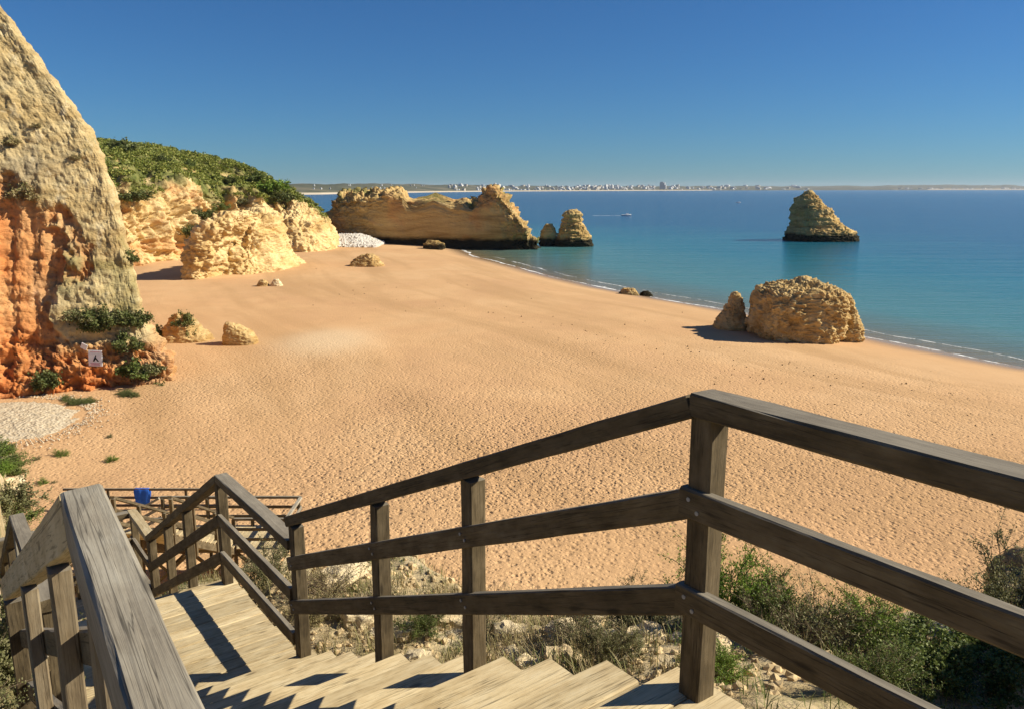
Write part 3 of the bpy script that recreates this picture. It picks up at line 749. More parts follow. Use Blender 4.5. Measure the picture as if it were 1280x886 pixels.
for s_, z_ in ((.2, 0), (1.5, 0), (S1 + .2, Z1), (S2 - .15, Z1), (S3 + .2, Z2), (S4 - .1, Z2)):
    for a_ in (left_a(s_) + .05, 1.9):
        beam('support', L(s_, a_, z_ - 1.6), L(s_, a_, z_ - .046), .09, .09, W_RAIL, ST)
    beam('joist', L(s_, left_a(s_) - .06, z_ - .12), L(s_, 1.98, z_ - .12), .05, .14, W_RAIL, ST)

# right banister -------------------------------------------------------------
RH = 1.05; MH = .739; LH = .401; SLP = -.455; SK = 1.60
def rline(h):                    # rail top height along the right side
    return lambda s: h + SLP * max(0, s - SK)
def post(s, a, zb, zt, mat=W_RAIL, w=.085, wa=None):
    return beam('post', L(s, a, zb), L(s, a, zt), w, wa or w, mat, ST, up=tuple(N_))
PR = 1.955
for s_ in (-.35, 1.565, 2.905, 3.855, 5.14):
    zb = 0 if s_ < S0 else -RISE * (1 + math.floor((s_ - S0) / GO)) 
    zb = max(zb, Z1)
    post(s_, PR, zb, rline(RH)(s_ + .04) - .072)
    b = rline(MH)(s_)
HR_W, HR_H = .115, .075
def rail(name, s0, a0, z0, s1, a1, z1, w, h, mat=W_RAIL):
    """z is the top face of the rail"""
    d = math.hypot(s1 - s0, a1 - a0); sl = math.atan2(z1 - z0, d); dz = h / 2 / math.cos(sl)
    return beam(name, L(s0, a0, z0 - dz), L(s1, a1, z1 - dz), w, h, mat, ST)
AC = A_R + HR_W / 2
rail('handrail', -2.2, AC, RH, SK + .0, AC, RH, HR_W, HR_H)
rail('handrail', SK + .003, AC, RH - .001, 5.20, AC, rline(RH)(5.20), HR_W, HR_H)
for h in (MH, LH):
    rail('rail', -2.2, A_R + .019, h, SK + .022, A_R + .019, h, .042, .098)
    rail('rail', SK - .012, A_R + .021, h + .003, 5.20, A_R + .021, rline(h)(5.20), .042, .098)
# nail heads where the right-hand rails cross the posts
import bmesh as _bm
_b = _bm.new(); _bm.ops.create_cone(_b, cap_ends=True, segments=10, radius1=.0075, radius2=.006, depth=.006); NAIL = bpy.data.meshes.new('nail'); _b.to_mesh(NAIL); _b.free(); NAIL.materials.append(M_BOLT)
for s_ in (-.35, 1.565, 2.905, 3.855, 5.14):
    for h in (MH, LH):
        for q in (-1, 1):
            o = bpy.data.objects.new('nail', NAIL); COL.objects.link(o); o.parent = ST
            z_ = rline(h)(s_ + q * .018) - .05 + q * .018
            o.location = Vector(L(s_ + q * .018, A_R - .003, z_)) - ST.location; o.rotation_euler = (math.pi / 2, 0, TH_ST + math.pi / 2)
# landing one and flight two, right side
LR = RH - .0; H2 = (1.05, .68, .33)
for s_ in (6.90,):
    post(s_, PR, Z1, Z1 + 1.0)
SL2 = -.545
def r2(h): return lambda s: Z1 + h + SL2 * max(0, s - 6.86)
for s_ in (8.15, 9.05, 9.95):
    k = math.floor((s_ - S2) / GO2) + 1
    post(s_, PR, max(Z1 - RISE2 * k, Z2), r2(1.05)(s_) - .07)
rail('handrail', 5.19, AC + .002, Z1 + 1.05, 6.86, AC + .002, Z1 + 1.05, HR_W, HR_H)
rail('handrail', 6.863, AC, Z1 + 1.049, 10.0, AC, r2(1.05)(10.0), HR_W, HR_H)
for h in H2[1:]:
    rail('rail', 5.19, A_R + .022, Z1 + h, 6.86, A_R + .022, Z1 + h, .042, .098)
    rail('rail', 6.863, A_R + .020, Z1 + h - .001, 10.0, A_R + .020, r2(h)(10.0), .042, .098)
# landing two: side and end rails
zt = Z2 + 1.02
post(10.02, PR, Z2, zt - .07); post(S4 - .06, PR, Z2, zt - .07); post(S4 - .06, 1.25, Z2, zt - .07); post(S4 - .06, left_a(S4) + .02, Z2, zt - .07)
rail('handrail', 10.0, AC - .002, zt, S4, AC - .002, zt, HR_W, HR_H, W_TREAD)
rail('handrail', S4 - .05, A_R, zt - .002, S4 - .05, left_a(S4) - .1, zt - .002, HR_W, HR_H)
for h in (.66, .33):
    rail('rail', 10.0, A_R + .024, Z2 + h, S4, A_R + .024, Z2 + h, .042, .098)
    rail('rail', S4 - .1, A_R, Z2 + h, S4 - .1, left_a(S4) - .1, Z2 + h, .042, .098)

# left banister ---------------------------------------------------------------
LK = 1.845
LSL = -.475
def lz(h): return lambda s: h + LSL * max(0, s - LK)
for s_ in (-.5, 1.47, 2.36, 3.5):
    zb = 0 if s_ < S0 else -RISE * (1 + math.floor((s_ - S0) / GO))
    post(s_, left_a(s_) - .012, zb, lz(RH)(s_ + .045) - .118, W_POST, .085, .055)
rail('handrail', -1.6, left_a(-1.6), RH, LK, left_a(LK), RH, .082, .12, W_GREY)
rail('handrail', LK + .002, left_a(LK), RH - .001, 5.2, left_a(5.2), lz(RH)(5.2), .082, .12, W_TREAD)
for h in (.71, .37):
    rail('rail', -1.6, left_a(-1.6) + .036, h, LK + .02, left_a(LK) + .036, h, .04, .098)
    rail('rail', LK + .002, left_a(LK) + .034, h - .001, 5.2, left_a(5.2) + .034, lz(h)(5.2), .04, .098)
post(5.17, left_a(5.17) + .005, Z1, lz(RH)(5.22) - .118); post(5.32, left_a(5.3) + .005, Z1, Z1 + .97); post(6.9, left_a(6.9) + .005, Z1, Z1 + 1.02, W_GREY)
rail('handrail', 5.26, left_a(5.3), Z1 + 1.05, 6.9, left_a(6.9), Z1 + 1.05, .10, .08)
rail('handrail', 6.903, left_a(6.9), Z1 + 1.049, 9.95, left_a(9.95), Z1 + 1.05 + SL2 * 3.05, .10, .08)
for h in (.68, .33):
    rail('rail', 5.26, left_a(5.3) - .05, Z1 + h, 6.9, left_a(6.9) - .05, Z1 + h, .04, .098)
    rail('rail', 6.903, left_a(6.9) - .05, Z1 + h - .001, 9.95, left_a(9.95) - .05, Z1 + h + SL2 * 3.05, .04, .098)
for s_ in (8.1, 9.0, 9.93):
    k = math.floor((s_ - S2) / GO2) + 1
    post(s_, left_a(s_) + .005, max(Z1 - RISE2 * k, Z2), Z1 + 1.05 + SL2 * (s_ - 6.9) - .07)
# third flight, leaving landing two to the left through the gully
for k in range(9):
    a_ = left_a(S4) - .10 - .30 * (k + .5); z_ = Z2 - .17 * (k + 1)
    beam('tread', L(S3 + .05, a_, z_ - .02), L(S4 - .05, a_, z_ - .02), .31, .04, W_TREAD, ST)
for s_ in (S3 + .1, S4 - .1):
    beam('stringer', L(s_, left_a(S4) - .1, Z2 - .30), L(s_, left_a(S4) - 2.9, Z2 - 1.85), .05, .2, W_RAIL, ST)

# ------------------------------------------------------------------ lower deck on stilts and its flights, standing on the sand
ZD = CAMZ - 11.3
LD = thing('wooden_deck_stair', 'lower wooden stair deck on stilts with railings, standing on the sand below the slope', 'staircase', (-9.6, 24.8, 1.5))
def bw(name, p0, p1, w, h, mat=W_RAIL, parent=None, up=(0, 0, 1)): return beam(name, p0, p1, w, h, mat, parent or LD, up)
def sandz(x, y): return bz(x, y) - .25
x0, x1, y0, y1 = -12.0, -7.2, 23.9, 25.75
np_ = 34
for i in range(np_):
    x = x0 + (x1 - x0) * (i + .5) / np_
    bw('plank', (x, y0, ZD - .02), (x, y1, ZD - .02), (x1 - x0) / np_ - .008, .04, W_TREAD)
for y in (y0 + .15, y1 - .15): bw('joist', (x0, y, ZD - .13), (x1, y, ZD - .13), .06, .16)
for x in (x0 + .08, -10.4, -8.9, x1 - .08):
    for y in (y0 + .04, y1 - .04):
        near = y < 24.5
        top = ZD + .98 if not (near and x in (-10.4, -8.9)) or True else ZD
        bw('post', (x, y, sandz(x, y)), (x, y, top), .1, .1, up=(0, 1, 0))
def lrail(p0, p1, mat=W_RAIL, hs=(1.05, .7, .36)):
    for k, h in enumerate(hs):
        nm = 'handrail' if k == 0 else 'rail'
        bw(nm, (p0[0], p0[1], p0[2] + h - .04), (p1[0], p1[1], p1[2] + h - .04), .11 if k == 0 else .045, .07 if k == 0 else .1, mat)
lrail((x0, y1, ZD), (x1, y1, ZD)); lrail((x1, y1 - .06, ZD), (x1, y0 + .06, ZD), W_GREY)
lrail((-8.9, y0, ZD), (x1, y0, ZD)); lrail((x0, y0, ZD), (-10.4, y0, ZD))
# flight up from the deck to the slope, and flight down to the sand
for k in range(15):
    y = y0 - .29 * (k + .5); z = ZD + .165 * (k + 1)
    bw('tread', (-10.45, y, z - .02), (-8.85, y, z - .02), .31, .04, W_TREAD)
for x in (-10.4, -8.9):
    bw('stringer', (x, y0, ZD - .1), (x, y0 - 4.4, ZD + 2.35), .05, .22)
    lrail((x, y0, ZD + .05), (x, y0 - 4.3, ZD + 2.45))
    for k in (1.5, 3.0, 4.3): bw('post', (x + .03, y0 - k, ZD - .2 + .565 * k - .3), (x + .03, y0 - k, ZD + .565 * k + 1.0), .09, .09, up=(0, 1, 0))
for k in range(9):
    x = x0 - .30 * (k + .5); z = ZD - .17 * (k + 1)
    bw('tread', (x, y0 + .1, z - .02), (x, y1 - .1, z - .02), .31, .04, W_TREAD)
for y in (y0 + .08, y1 - .08):
    bw('stringer', (x0, y, ZD - .2), (x0 - 2.9, y, ZD - 1.85), .05, .22)
    lrail((x0, y, ZD), (x0 - 2.8, y, ZD - 1.6), W_GREY)
    for k in (1.4, 2.75): bw('post', (x0 - k, y + .03, sandz(x0 - k, y)), (x0 - k, y + .03, ZD - .57 * k + 1.0), .09, .09, up=(0, 1, 0))

for (xa, xb_) in ((x0 + .08, -10.4), (-10.4, -8.9), (-8.9, x1 - .08)):
    for y in (y0 + .10, y1 - .10):
        bw('brace', (xa, y, sandz(xa, y) + .3), (xb_, y, ZD - .2), .045, .09); bw('brace', (xa, y + .05, ZD - .2), (xb_, y + .05, sandz(xb_, y) + .3), .045, .09)
for k in range(8):
    x = x1 + .28 * (k + .5); z = ZD - .17 * (k + 1)
    bw('tread', (x, y0 - 1.5, z - .02), (x, y0 - .1, z - .02), .29, .04, W_TREAD)
for y in (y0 - 1.48, y0 - .12): bw('stringer', (x1, y, ZD - .2), (x1 + 2.4, y, ZD - 1.65), .05, .22, W_TREAD)
for i in range(7):
    x = x1 - 1.0 + 1.0 * (i + .5) / 7; bw('plank', (x, y0 - 1.55, ZD - .02), (x, y0 - .01, ZD - .02), 1 / 7 - .01, .04, W_TREAD)
for x in (x1 - .95, x1 - .06): bw('support', (x, y0 - 1.5, sandz(x, y0 - 1.5)), (x, y0 - 1.5, ZD - .05), .09, .09, up=(0, 1, 0))
FN = thing('wooden_fence', 'low wooden rail fence on the sand with a blue cloth hung over it', 'fence', (-15.5, 31, 1.4))
zf = 1.45
for x in (-18.2, -16.6, -15.0, -13.4, -11.9):
    bw('post', (x, 31.05, sandz(x, 31)), (x, 31.05, zf + 1.0), .09, .09, parent=FN, up=(0, 1, 0))
for k, h in enumerate((1.04, .68, .34)):
    bw('rail', (-18.4, 31, zf + h - .04), (-11.8, 31, zf + h - .04), .08, .09, parent=FN)
# blue cloth over the top rail
cx_ = at_y(177, 620, 30.9)[0]
nu_, nv_ = 12, 16; Vc = np.zeros((nu_, nv_, 3))
for i in range(nu_):
    for j in range(nv_):
        t = j / (nv_ - 1) * 2 - 1; w_ = (i / (nu_ - 1) - .5) * .62
        Vc[i, j] = (cx_ + w_ + .02 * math.sin(j * .9 + i), 31 + .07 * np.tanh(t * 6) + .03 * math.sin(i * 1.3) * abs(t), zf + 1.06 - .75 * max(0, abs(t) - .06) ** 1.1 * (1 if t < 0 else .7))
M_BLUE = plain('blue_cloth', (.03, .13, .55), .8, .2, .2, 6)
cl_me = new_mesh('cloth', Vc - np.array([cx_, 31, zf + 1]), grid_faces(nu_, nv_)); co_ = obj('cloth', cl_me, M_BLUE, label='blue cloth hanging over the low rail fence', category='cloth'); co_.location = (cx_, 31, zf + 1)
md = co_.modifiers.new('solid', 'SOLIDIFY'); md.thickness = .012

# ------------------------------------------------------------------ plants
M_LEAF = leaf_material('shrub_leaf', [(.05, .075, .018), (.10, .14, .03), (.16, .20, .045), (.24, .27, .08)])
M_OLIVE = leaf_material('olive_leaf', [(.07, .075, .025), (.14, .145, .05), (.23, .22, .095), (.36, .34, .18)])
M_DARK = leaf_material('dark_leaf', [(.05, .065, .018), (.09, .115, .03), (.14, .16, .045), (.21, .22, .07)])
M_BRIGHT = leaf_material('fresh_leaf', [(.06, .12, .012), (.13, .22, .025), (.21, .32, .04), (.32, .40, .07)])
M_DRY = leaf_material('dry_grass', [(.20, .15, .075), (.30, .23, .11), (.36, .30, .14), (.28, .28, .09)], .15)
M_STEM = plain('twig', (.17, .125, .08), .9, .1, .3, 30)
M_SCRUB = leaf_material('scrub', [(.08, .11, .02), (.17, .205, .035), (.28, .30, .055), (.40, .37, .10)])

def quads_leaves(P, size, r, aspect=.42, up=.35):
    n = len(P); a = r.normal(size=(n, 3)); a[:, 2] += up; a /= np.linalg.norm(a, axis=1)[:, None]
    b = np.cross(a, r.normal(size=(n, 3))); b /= np.linalg.norm(b, axis=1)[:, None]
    sz = size * r.uniform(.6, 1.25, n)[:, None]
    V = np.stack([P, P + a * sz * .5 + b * sz * aspect, P + a * sz, P + a * sz * .5 - b * sz * aspect], 1)
    return V.reshape(-1, 3), np.arange(4 * n).reshape(-1, 4)
def sticks(P0, P1, r0, r1):
    n = len(P0); d = P1 - P0; d /= np.linalg.norm(d, axis=1)[:, None] + 1e-9
    a = np.cross(d, np.array([.3, .5, .81])); a /= np.linalg.norm(a, axis=1)[:, None] + 1e-9; b = np.cross(d, a)
    V = []
    for k in range(3):
        c, s = math.cos(k * 2.0944), math.sin(k * 2.0944)
        V.append(P0 + (a * c + b * s) * np.reshape(r0, (-1, 1)))
    for k in range(3):
        c, s = math.cos(k * 2.0944), math.sin(k * 2.0944)
        V.append(P1 + (a * c + b * s) * np.reshape(r1, (-1, 1)))
    V = np.stack(V, 1); base = np.arange(n)[:, None] * 6
    Fq = np.concatenate([base + np.array([[k, (k + 1) % 3, 3 + (k + 1) % 3, 3 + k]]) for k in range(3)], 0)
    return V.reshape(-1, 3), Fq
def shrub_meshes(name, seed, nstem=26, ntwig=9, nleaf=16, R=1.0, H=.8, leaf=.05, aspect=.42, stem_r=.012, lumps=6):
    """unit shrub about R wide (radius) and H high, origin at its foot"""
    r = np.random.default_rng(seed)
    ph = r.uniform(0, 2 * np.pi, nstem); el = np.arccos(r.uniform(.05, 1, nstem)) * .95
    ln = r.uniform(.65, 1.08, nstem) * (1 + .28 * np.sin(ph * 2 + r.uniform(0, 6)) )
    tip = np.stack([np.cos(ph) * np.sin(el) * R, np.sin(ph) * np.sin(el) * R, np.cos(el) * H + .05], -1) * ln[:, None]
    base = np.stack([r.normal(size=nstem) * .06 * R, r.normal(size=nstem) * .06 * R, np.full(nstem, -.12 * H)], -1)
    mid = base * .45 + tip * .55 + np.array([0, 0, .12 * H]) + r.normal(size=(nstem, 3)) * .04
    A0 = [base, mid]; A1 = [mid, tip]; r0 = [np.full(nstem, stem_r), np.full(nstem, stem_r * .7)]; r1 = [np.full(nstem, stem_r * .7), np.full(nstem, stem_r * .35)]
    LP = []
    for i in range(nstem):
        t = r.uniform(.35, 1, ntwig)[:, None]
        p = np.where(t < .55, base[i] + (mid[i] - base[i]) * t / .55, mid[i] + (tip[i] - mid[i]) * (t - .55) / .45)
        q = p + (r.normal(size=(ntwig, 3)) * .5 + (tip[i] - base[i]) * .6 / (np.linalg.norm(tip[i] - base[i]) + 1e-6)) * .24 * R * r.uniform(.6, 1.2, (ntwig, 1))
        A0.append(p); A1.append(q); r0.append(np.full(ntwig, stem_r * .4)); r1.append(np.full(ntwig, stem_r * .2))
        u = r.uniform(.1, 1.1, (ntwig, nleaf, 1))
        lp = p[:, None] + (q - p)[:, None] * u + r.normal(size=(ntwig, nleaf, 3)) * leaf * .55
        LP.append(lp.reshape(-1, 3))
    LP = np.concatenate(LP)
    V, Fq = quads_leaves(LP, leaf, r, aspect)
    lm = new_mesh(name + '_foliage', V, Fq, False)
    V, Fq = sticks(np.concatenate(A0), np.concatenate(A1), np.concatenate(r0), np.concatenate(r1))
    sm = new_mesh(name + '_stems', V, Fq, False)
    return lm, sm
SH = {}
SH['near'] = [shrub_meshes('near', k, 34, 12, 22, 1, .85, .055, .40) for k in (1, 2, 3)]
SH['fine'] = [shrub_meshes('fine', k, 40, 14, 24, 1, .9, .04, .22) for k in (4, 5, 6)]
SH['twig'] = [shrub_meshes('twiggy', k, 44, 16, 3, 1, .9, .05, .2, .007) for k in (7, 8)]
SH['far'] = [shrub_meshes('far', k, 22, 8, 14, 1, .8, .13, .45, .02) for k in (9, 10, 11)]
_lm = {}
def shrub(kind, loc, R, Hs, mat, label, group=None, cat='shrub', var=None, name='shrub', tilt=0):
    lm, sm = random.choice(SH[kind]) if var is None else SH[kind][var]
    def mm(me, m):
        k = (me.name, m.name)
        if k not in _lm:
            c = me.copy(); c.materials.clear(); c.materials.append(m); _lm[k] = c
        return _lm[k]
    t = thing(name, label, cat, tuple(loc), group)
    t.rotation_euler = (random.uniform(-tilt, tilt), random.uniform(-tilt, tilt), random.uniform(0, 6.28)); t.scale = (R, R, Hs)
    obj('foliage', mm(lm, mat), None, t); obj('stems', mm(sm, M_STEM), None, t)
    return t

# scrub mass on the headland
def pick(V, w, n, seed):
    r = np.random.default_rng(seed); W = w.ravel(); W = W / W.sum(); i = r.choice(len(W), n, p=W); return V.reshape(-1, 3)[i]
aw = np.linalg.norm(np.cross(np.gradient(Vh2, axis=0), np.gradient(Vh2, axis=1)), axis=-1)
front = sstep(-130, -100, Vh2[..., 0]) * (np.arange(nu2) < .9 * nu2)[:, None] * (1 - sstep(.97, 1.0, vv))[None]
mounds = pick(Vh2, aw * (veg > .45) * front * (.25 + sstep(-.25, .2, fbm(Vh2 * .09 + 2, 3))), 2700, 5)
r = np.random.default_rng(6); P_ = []
for m in mounds:
    R = r.uniform(.4, 1.25) ** 1.4; k = int(26 + 44 * R)
    q = r.normal(size=(k, 3)); q /= np.linalg.norm(q, axis=1)[:, None]; q *= (r.uniform(.4, 1, (k, 1)) ** .5) * R; q[:, 2] = np.abs(q[:, 2]) * .6
    P_.append(m + q)
V, Fq = quads_leaves(np.concatenate(P_), .36, r, .45, .3)
obj('scrub', new_mesh('scrub', V, Fq, False), M_SCRUB, kind='stuff', label='low green scrub covering the headland top')
HEADSH = [((155, 187), 3.2, 2.6, M_DARK, 'rounded dark shrub on the headland skyline by the cliff spur'), ((205, 200), 2.2, 1.7, M_DARK, 'dark shrub amid the paler scrub on the headland crown'),
          ((235, 205), 1.8, 1.4, M_LEAF, 'mid-green shrub on the sloping headland crown'), ((165, 246), 3.0, 2.0, M_DARK, 'dark shrub in the notch between spur and headland cliff'),
          ((255, 268), 2.4, 1.8, M_DARK, 'dark green shrub spilling over the squarish buttress'), ((240, 290), 1.8, 2.4, M_DARK, 'dark shrub hanging in the cleft behind the squarish buttress'),
          ((275, 258), 2.2, 1.5, M_LEAF, 'green shrub above the broad buttress'), ((300, 252), 2.0, 1.5, M_OLIVE, 'olive shrub above the broad buttress'),
          ((340, 235), 3.4, 2.8, M_BRIGHT, 'large bright green shrub near the seaward end of the headland'), ((357, 247), 2.4, 2.2, M_DARK, 'dark shrub at the seaward brow of the headland'),
          ((320, 222), 2.4, 1.6, M_LEAF, 'green shrub beside the large bright one on the headland'), ((285, 225), 2.0, 1.6, M_DARK, 'dark shrub half-way along the headland slope'), ((310, 265), 1.6, 1.2, M_DARK, 'small dark shrub on the ledge over the furrowed end')]
for (px, py), R, H, m, lb in HEADSH:
    loc, nor = hit(HEAD_BVH, px, py + 3)
    if loc is None: continue
    shrub('far', loc - Vector((0, 0, .3)), R, H, m, lb)
SPURSH = [((58, 474), 1.0, 1.2, M_DARK, 'round dark shrub at the foot of the red hollow'), ((108, 392), 1.1, .9, M_OLIVE, 'grey-green shrub on the ledge above the white sign'),
          ((128, 402), 1.2, 1.3, M_DARK, 'dark shrub on the ledge above the white sign'), ((150, 395), 1.0, .8, M_OLIVE, 'olive shrub along the ledge of the cliff spur'), ((170, 397), .9, 1.1, M_DARK, 'dark shrub at the outer end of the spur ledge'),
          ((160, 428), 1.2, 1.2, M_DARK, 'big dark shrub below the spur ledge'), ((168, 460), 1.3, 1.0, M_LEAF, 'wide green shrub low on the cliff spur'), ((192, 456), .9, .7, M_OLIVE, 'olive shrub low on the outer flank of the spur'),
          ((204, 484), .9, .8, M_DARK, 'dark shrub at the outermost foot of the spur'), ((222, 467), .5, .4, M_LEAF, 'little shrub where spur meets open sand'), ((16, 172), .7, .5, M_DRY, 'dry shrub high on the pale slab of the spur'), ((78, 98), .7, .5, M_DRY, 'brownish shrub on the spur skyline'),
          ((163, 318), .7, .7, M_DARK, 'dark shrub clinging to the spur edge against the headland'), ((45, 150), .35, .25, M_DRY, 'small dry tuft on the upper pale slab'), ((95, 190), .4, .3, M_DRY, 'small dry tuft half-way up the pale slab'), ((30, 240), .9, .9, M_DRY, 'dry shrub at the upper edge of the red hollow')]
for (px, py), R, H, m, lb in SPURSH:
    loc, nor = hit(SPUR_BVH, px, py + 4)
    if loc is None: continue
    shrub('far', loc - Vector((0, .15, .3)), R * 1.05, H * 1.1, m, lb)
for (px, py), R, H, m, lb in [((228, 402), 1.0, 1.2, M_DARK, 'dark shrub growing on top of the overgrown boulder'), ((238, 416), .8, 1.0, M_DARK, 'dark shrub on the seaward side of the overgrown boulder'), ((198, 418), .9, 1.1, M_DARK, 'dark shrub between the spur and the overgrown boulder')]:
    p = at_y(px, py + 6, 68.6); shrub('far', p, R, H, m, lb)
for (px, py), R, lb in [((140, 577), .42, 'green plant tuft alone on the sand before the cliff'), ((76, 570), .45, 'leafy green plant tuft on the sand by the pale gravel'), ((54, 605), .34, 'small flat plant on the sand above the grey handrail'),
                        ((68, 604), .18, 'tiny plant next to the small flat one'), ((137, 547), .25, 'sparse dry tuft on open sand'), ((46, 575), .25, 'thin dry tuft at the edge of the stony bank')]:
    p = at_z(px, py, 1.5); shrub('fine', p, R, R * .8, M_BRIGHT if R > .3 else M_OLIVE, lb)
for i in range(26):
    px, py = random.choice([(random.uniform(-5, 26), random.uniform(488, 494)), (random.uniform(82, 118), random.uniform(499, 506)), (random.uniform(150, 172), random.uniform(492, 497))])
    p = at_z(px, py, 1.5); shrub('fine', p, random.uniform(.3, .55), random.uniform(.2, .4), M_LEAF, 'low green weed along the foot of the cliff spur', 'weeds at the cliff foot', 'plant', name='weed')

# gravel fan at the cliff foot
gp = [(-60, 500), (0, 497), (60, 499), (104, 509), (112, 519), (92, 534), (62, 548), (20, 554), (-60, 556)]
ctr = at_z(20, 524, 1.5); gpw = np.array([at_z(a, b, 1.5)[:2] for a, b in gp]); ang = np.arctan2(gpw[:, 1] - ctr[1], gpw[:, 0] - ctr[0]); rad = np.hypot(gpw[:, 0] - ctr[0], gpw[:, 1] - ctr[1])
o_ = np.argsort(ang); tg = np.linspace(-np.pi, np.pi, 160, endpoint=False); rg = np.interp(tg, ang[o_], rad[o_], period=2 * np.pi)
kk = np.linspace(.001, 1, 60); GT = tg[:, None] * np.ones(60); GR = rg[:, None] * kk[None]
GR = GR * (1 + .10 * fbm(np.stack([np.cos(GT) * 2, np.sin(GT) * 2, kk[None] + 0 * GT], -1), 3))
gx = ctr[0] + GR * np.cos(GT); gy = ctr[1] + GR * np.sin(GT); gz_ = beach_z(gx, gy)[0]
gq = np.stack([gx, gy, 0 * gx], -1); gz_ = gz_ + .22 - .40 * kk[None] ** 2 + .06 * fbm(gq * 1.6, 4)
M_g = Mat('pale_gravel', .95, .1); gc = M_g.n('ShaderNodeNewGeometry').outputs['Position']
gn = M_g.noise(M_g.coord(src=gc, scale=(3, 3, 3)), 1, 7, .7); gv = M_g.voro(M_g.coord(src=gc, scale=(6, 6, 6)), 1)
M_G = M_g.out(M_g.ramp(gn, [(.3, (.42, .32, .20)), (.5, (.54, .44, .30)), (.7, (.64, .55, .40))]), M_g.bump(gv, .6, .12, M_g.bump(gn, .5, .15)))
obj('gravel', new_mesh('gravel', np.stack([gx, gy, gz_], -1), grid_faces(160, 60, True)), M_G, kind='structure', label='pale gravel fan at the foot of the cliff spur')

r = np.random.default_rng(77); k_ = 1500; ti = r.integers(0, 160, k_); rk = 1 + np.abs(r.normal(size=k_)) * .16 - .04
gx2 = ctr[0] + rg[ti] * rk * np.cos(tg[ti]); gy2 = ctr[1] + rg[ti] * rk * np.sin(tg[ti]) ; gz2 = beach_z(gx2, gy2)[0] + .03
obj('pebbles', stones_mesh('pebbles', np.stack([gx2, gy2, gz2], -1), r.uniform(.02, .075, k_), 4), plain('pale_pebble', (.56, .46, .32), .95, .1, .3, 2), kind='stuff', label='pale pebbles straying from the gravel fan')
# wrack and driftwood bits left by the tide
r = np.random.default_rng(78); W_ = []
for i in range(240):
    px = r.uniform(380, 1280); k = (px - 380) / 900
    py = np.interp(px, [380, 640, 900, 1280], [352, 398, 452, 520]) + r.normal() * 16
    p = at_z(px, py, 1.3); W_.append((p[0], p[1], bz(p[0], p[1]) + .12 * 0 + .03))
obj('wrack', stones_mesh('wrack', np.array(W_), r.uniform(.02, .085, len(W_)), 9), plain('dry_seaweed', (.14, .09, .045), .95, .1, .3, 3), kind='stuff', label='scraps of dry seaweed along the last tide line')
# ------------------------------------------------------------------ loose rocks, tufts and shrubs on the stair slope
def rock_proto(seed, res=3):
    import bmesh
    bm = bmesh.new(); bmesh.ops.create_icosphere(bm, subdivisions=res, radius=1)
    V = np.array([v.co[:] for v in bm.verts]); Fc = np.array([[v.index for v in f.verts] for f in bm.faces]); bm.free()
    n = V / np.linalg.norm(V, axis=1)[:, None]
    d = 1 + .35 * fbm(V * .9 + seed * 5.1, 3) + .16 * ridged(V * 1.8 + seed, 3)
    V = n * d[:, None]; q = np.round(V * 1.7) / 1.7; V = V * .55 + q * .45; V[:, 2] *= .7
    me = new_mesh('rock', V, Fc, False); add_attr(me, 'red', np.zeros(len(V))); add_attr(me, 'veg', np.zeros(len(V))); me.materials.append(M_PALEROCK); return me
RP = [rock_proto(k) for k in range(5)]
def slope_rock(loc, R, label, group=None):
    o = bpy.data.objects.new('rock', random.choice(RP)); COL.objects.link(o)
    o.location = loc; o.scale = (R * random.uniform(.8, 1.3), R * random.uniform(.8, 1.3), R * random.uniform(.7, 1.1)); o.rotation_euler = (random.uniform(-.4, .4), random.uniform(-.4, .4), random.uniform(0, 6.28))
    o['label'] = label; o['category'] = 'rock'
    if group: o['group'] = group
def on_hill(px, py):
    loc, nor = hit(HILL_BVH, px, py); return loc
for px, py, R, lb in [(432, 722, .2, 'pale rounded limestone block on the slope below the second stair landing'), (500, 790, .13, 'pale limestone block behind the middle banister posts'), (455, 770, .15, 'cream limestone lump under the lowest stair rail'),
                      (640, 790, .13, 'flat limestone slab beyond the treads'), (560, 775, .12, 'greyish limestone lump on the slope lip'), (700, 830, .11, 'cracked limestone lump beside the lower treads'), (810, 800, .14, 'pale limestone knob by the corner post'), (740, 770, .12, 'cream limestone knob on the slope lip')]:
    loc = on_hill(px, py)
    if loc is not None: slope_rock(loc, R, lb)
for px, py, R, lb in [(6, 578, .24, 'pale yellow limestone block in the scrub on the left bank'), (10, 612, .30, 'bright cream limestone block above the left bank shrubs'), (2, 560, .2, 'yellowish limestone lump at the top of the left bank')]:
    loc = on_hill(px, py)
    if loc is None: continue
    slope_rock(loc, R, lb)
for i in range(46):
    s_ = random.uniform(2.2, 9.5); a_ = random.uniform(2.15, 4.6 - .15 * s_)
    loc, nor = hill_point(s_, a_)
    if loc is not None: slope_rock(loc - Vector((0, 0, .02)), random.uniform(.04, .11), 'small broken limestone rubble scattered beside the stairs', 'limestone rubble beside the stairs')
# gravel chips, one mass
PP = []
for i in range(3800):
    s_ = random.uniform(1.8, 10); a_ = 2.05 + random.random() ** 1.4 * 2.8
    loc, nor = hill_point(s_, a_)
    if loc is not None: PP.append(loc[:])
obj('stone_chips', stones_mesh('stone_chips', np.array(PP), np.random.default_rng(1).uniform(.012, .05, len(PP)), 8), M_PALEROCK_CHIP if 'M_PALEROCK_CHIP' in globals() else plain('limestone_chip', (.52, .39, .215), .95, .1, .35, 3), kind='stuff', label='limestone chips strewn over the slope')

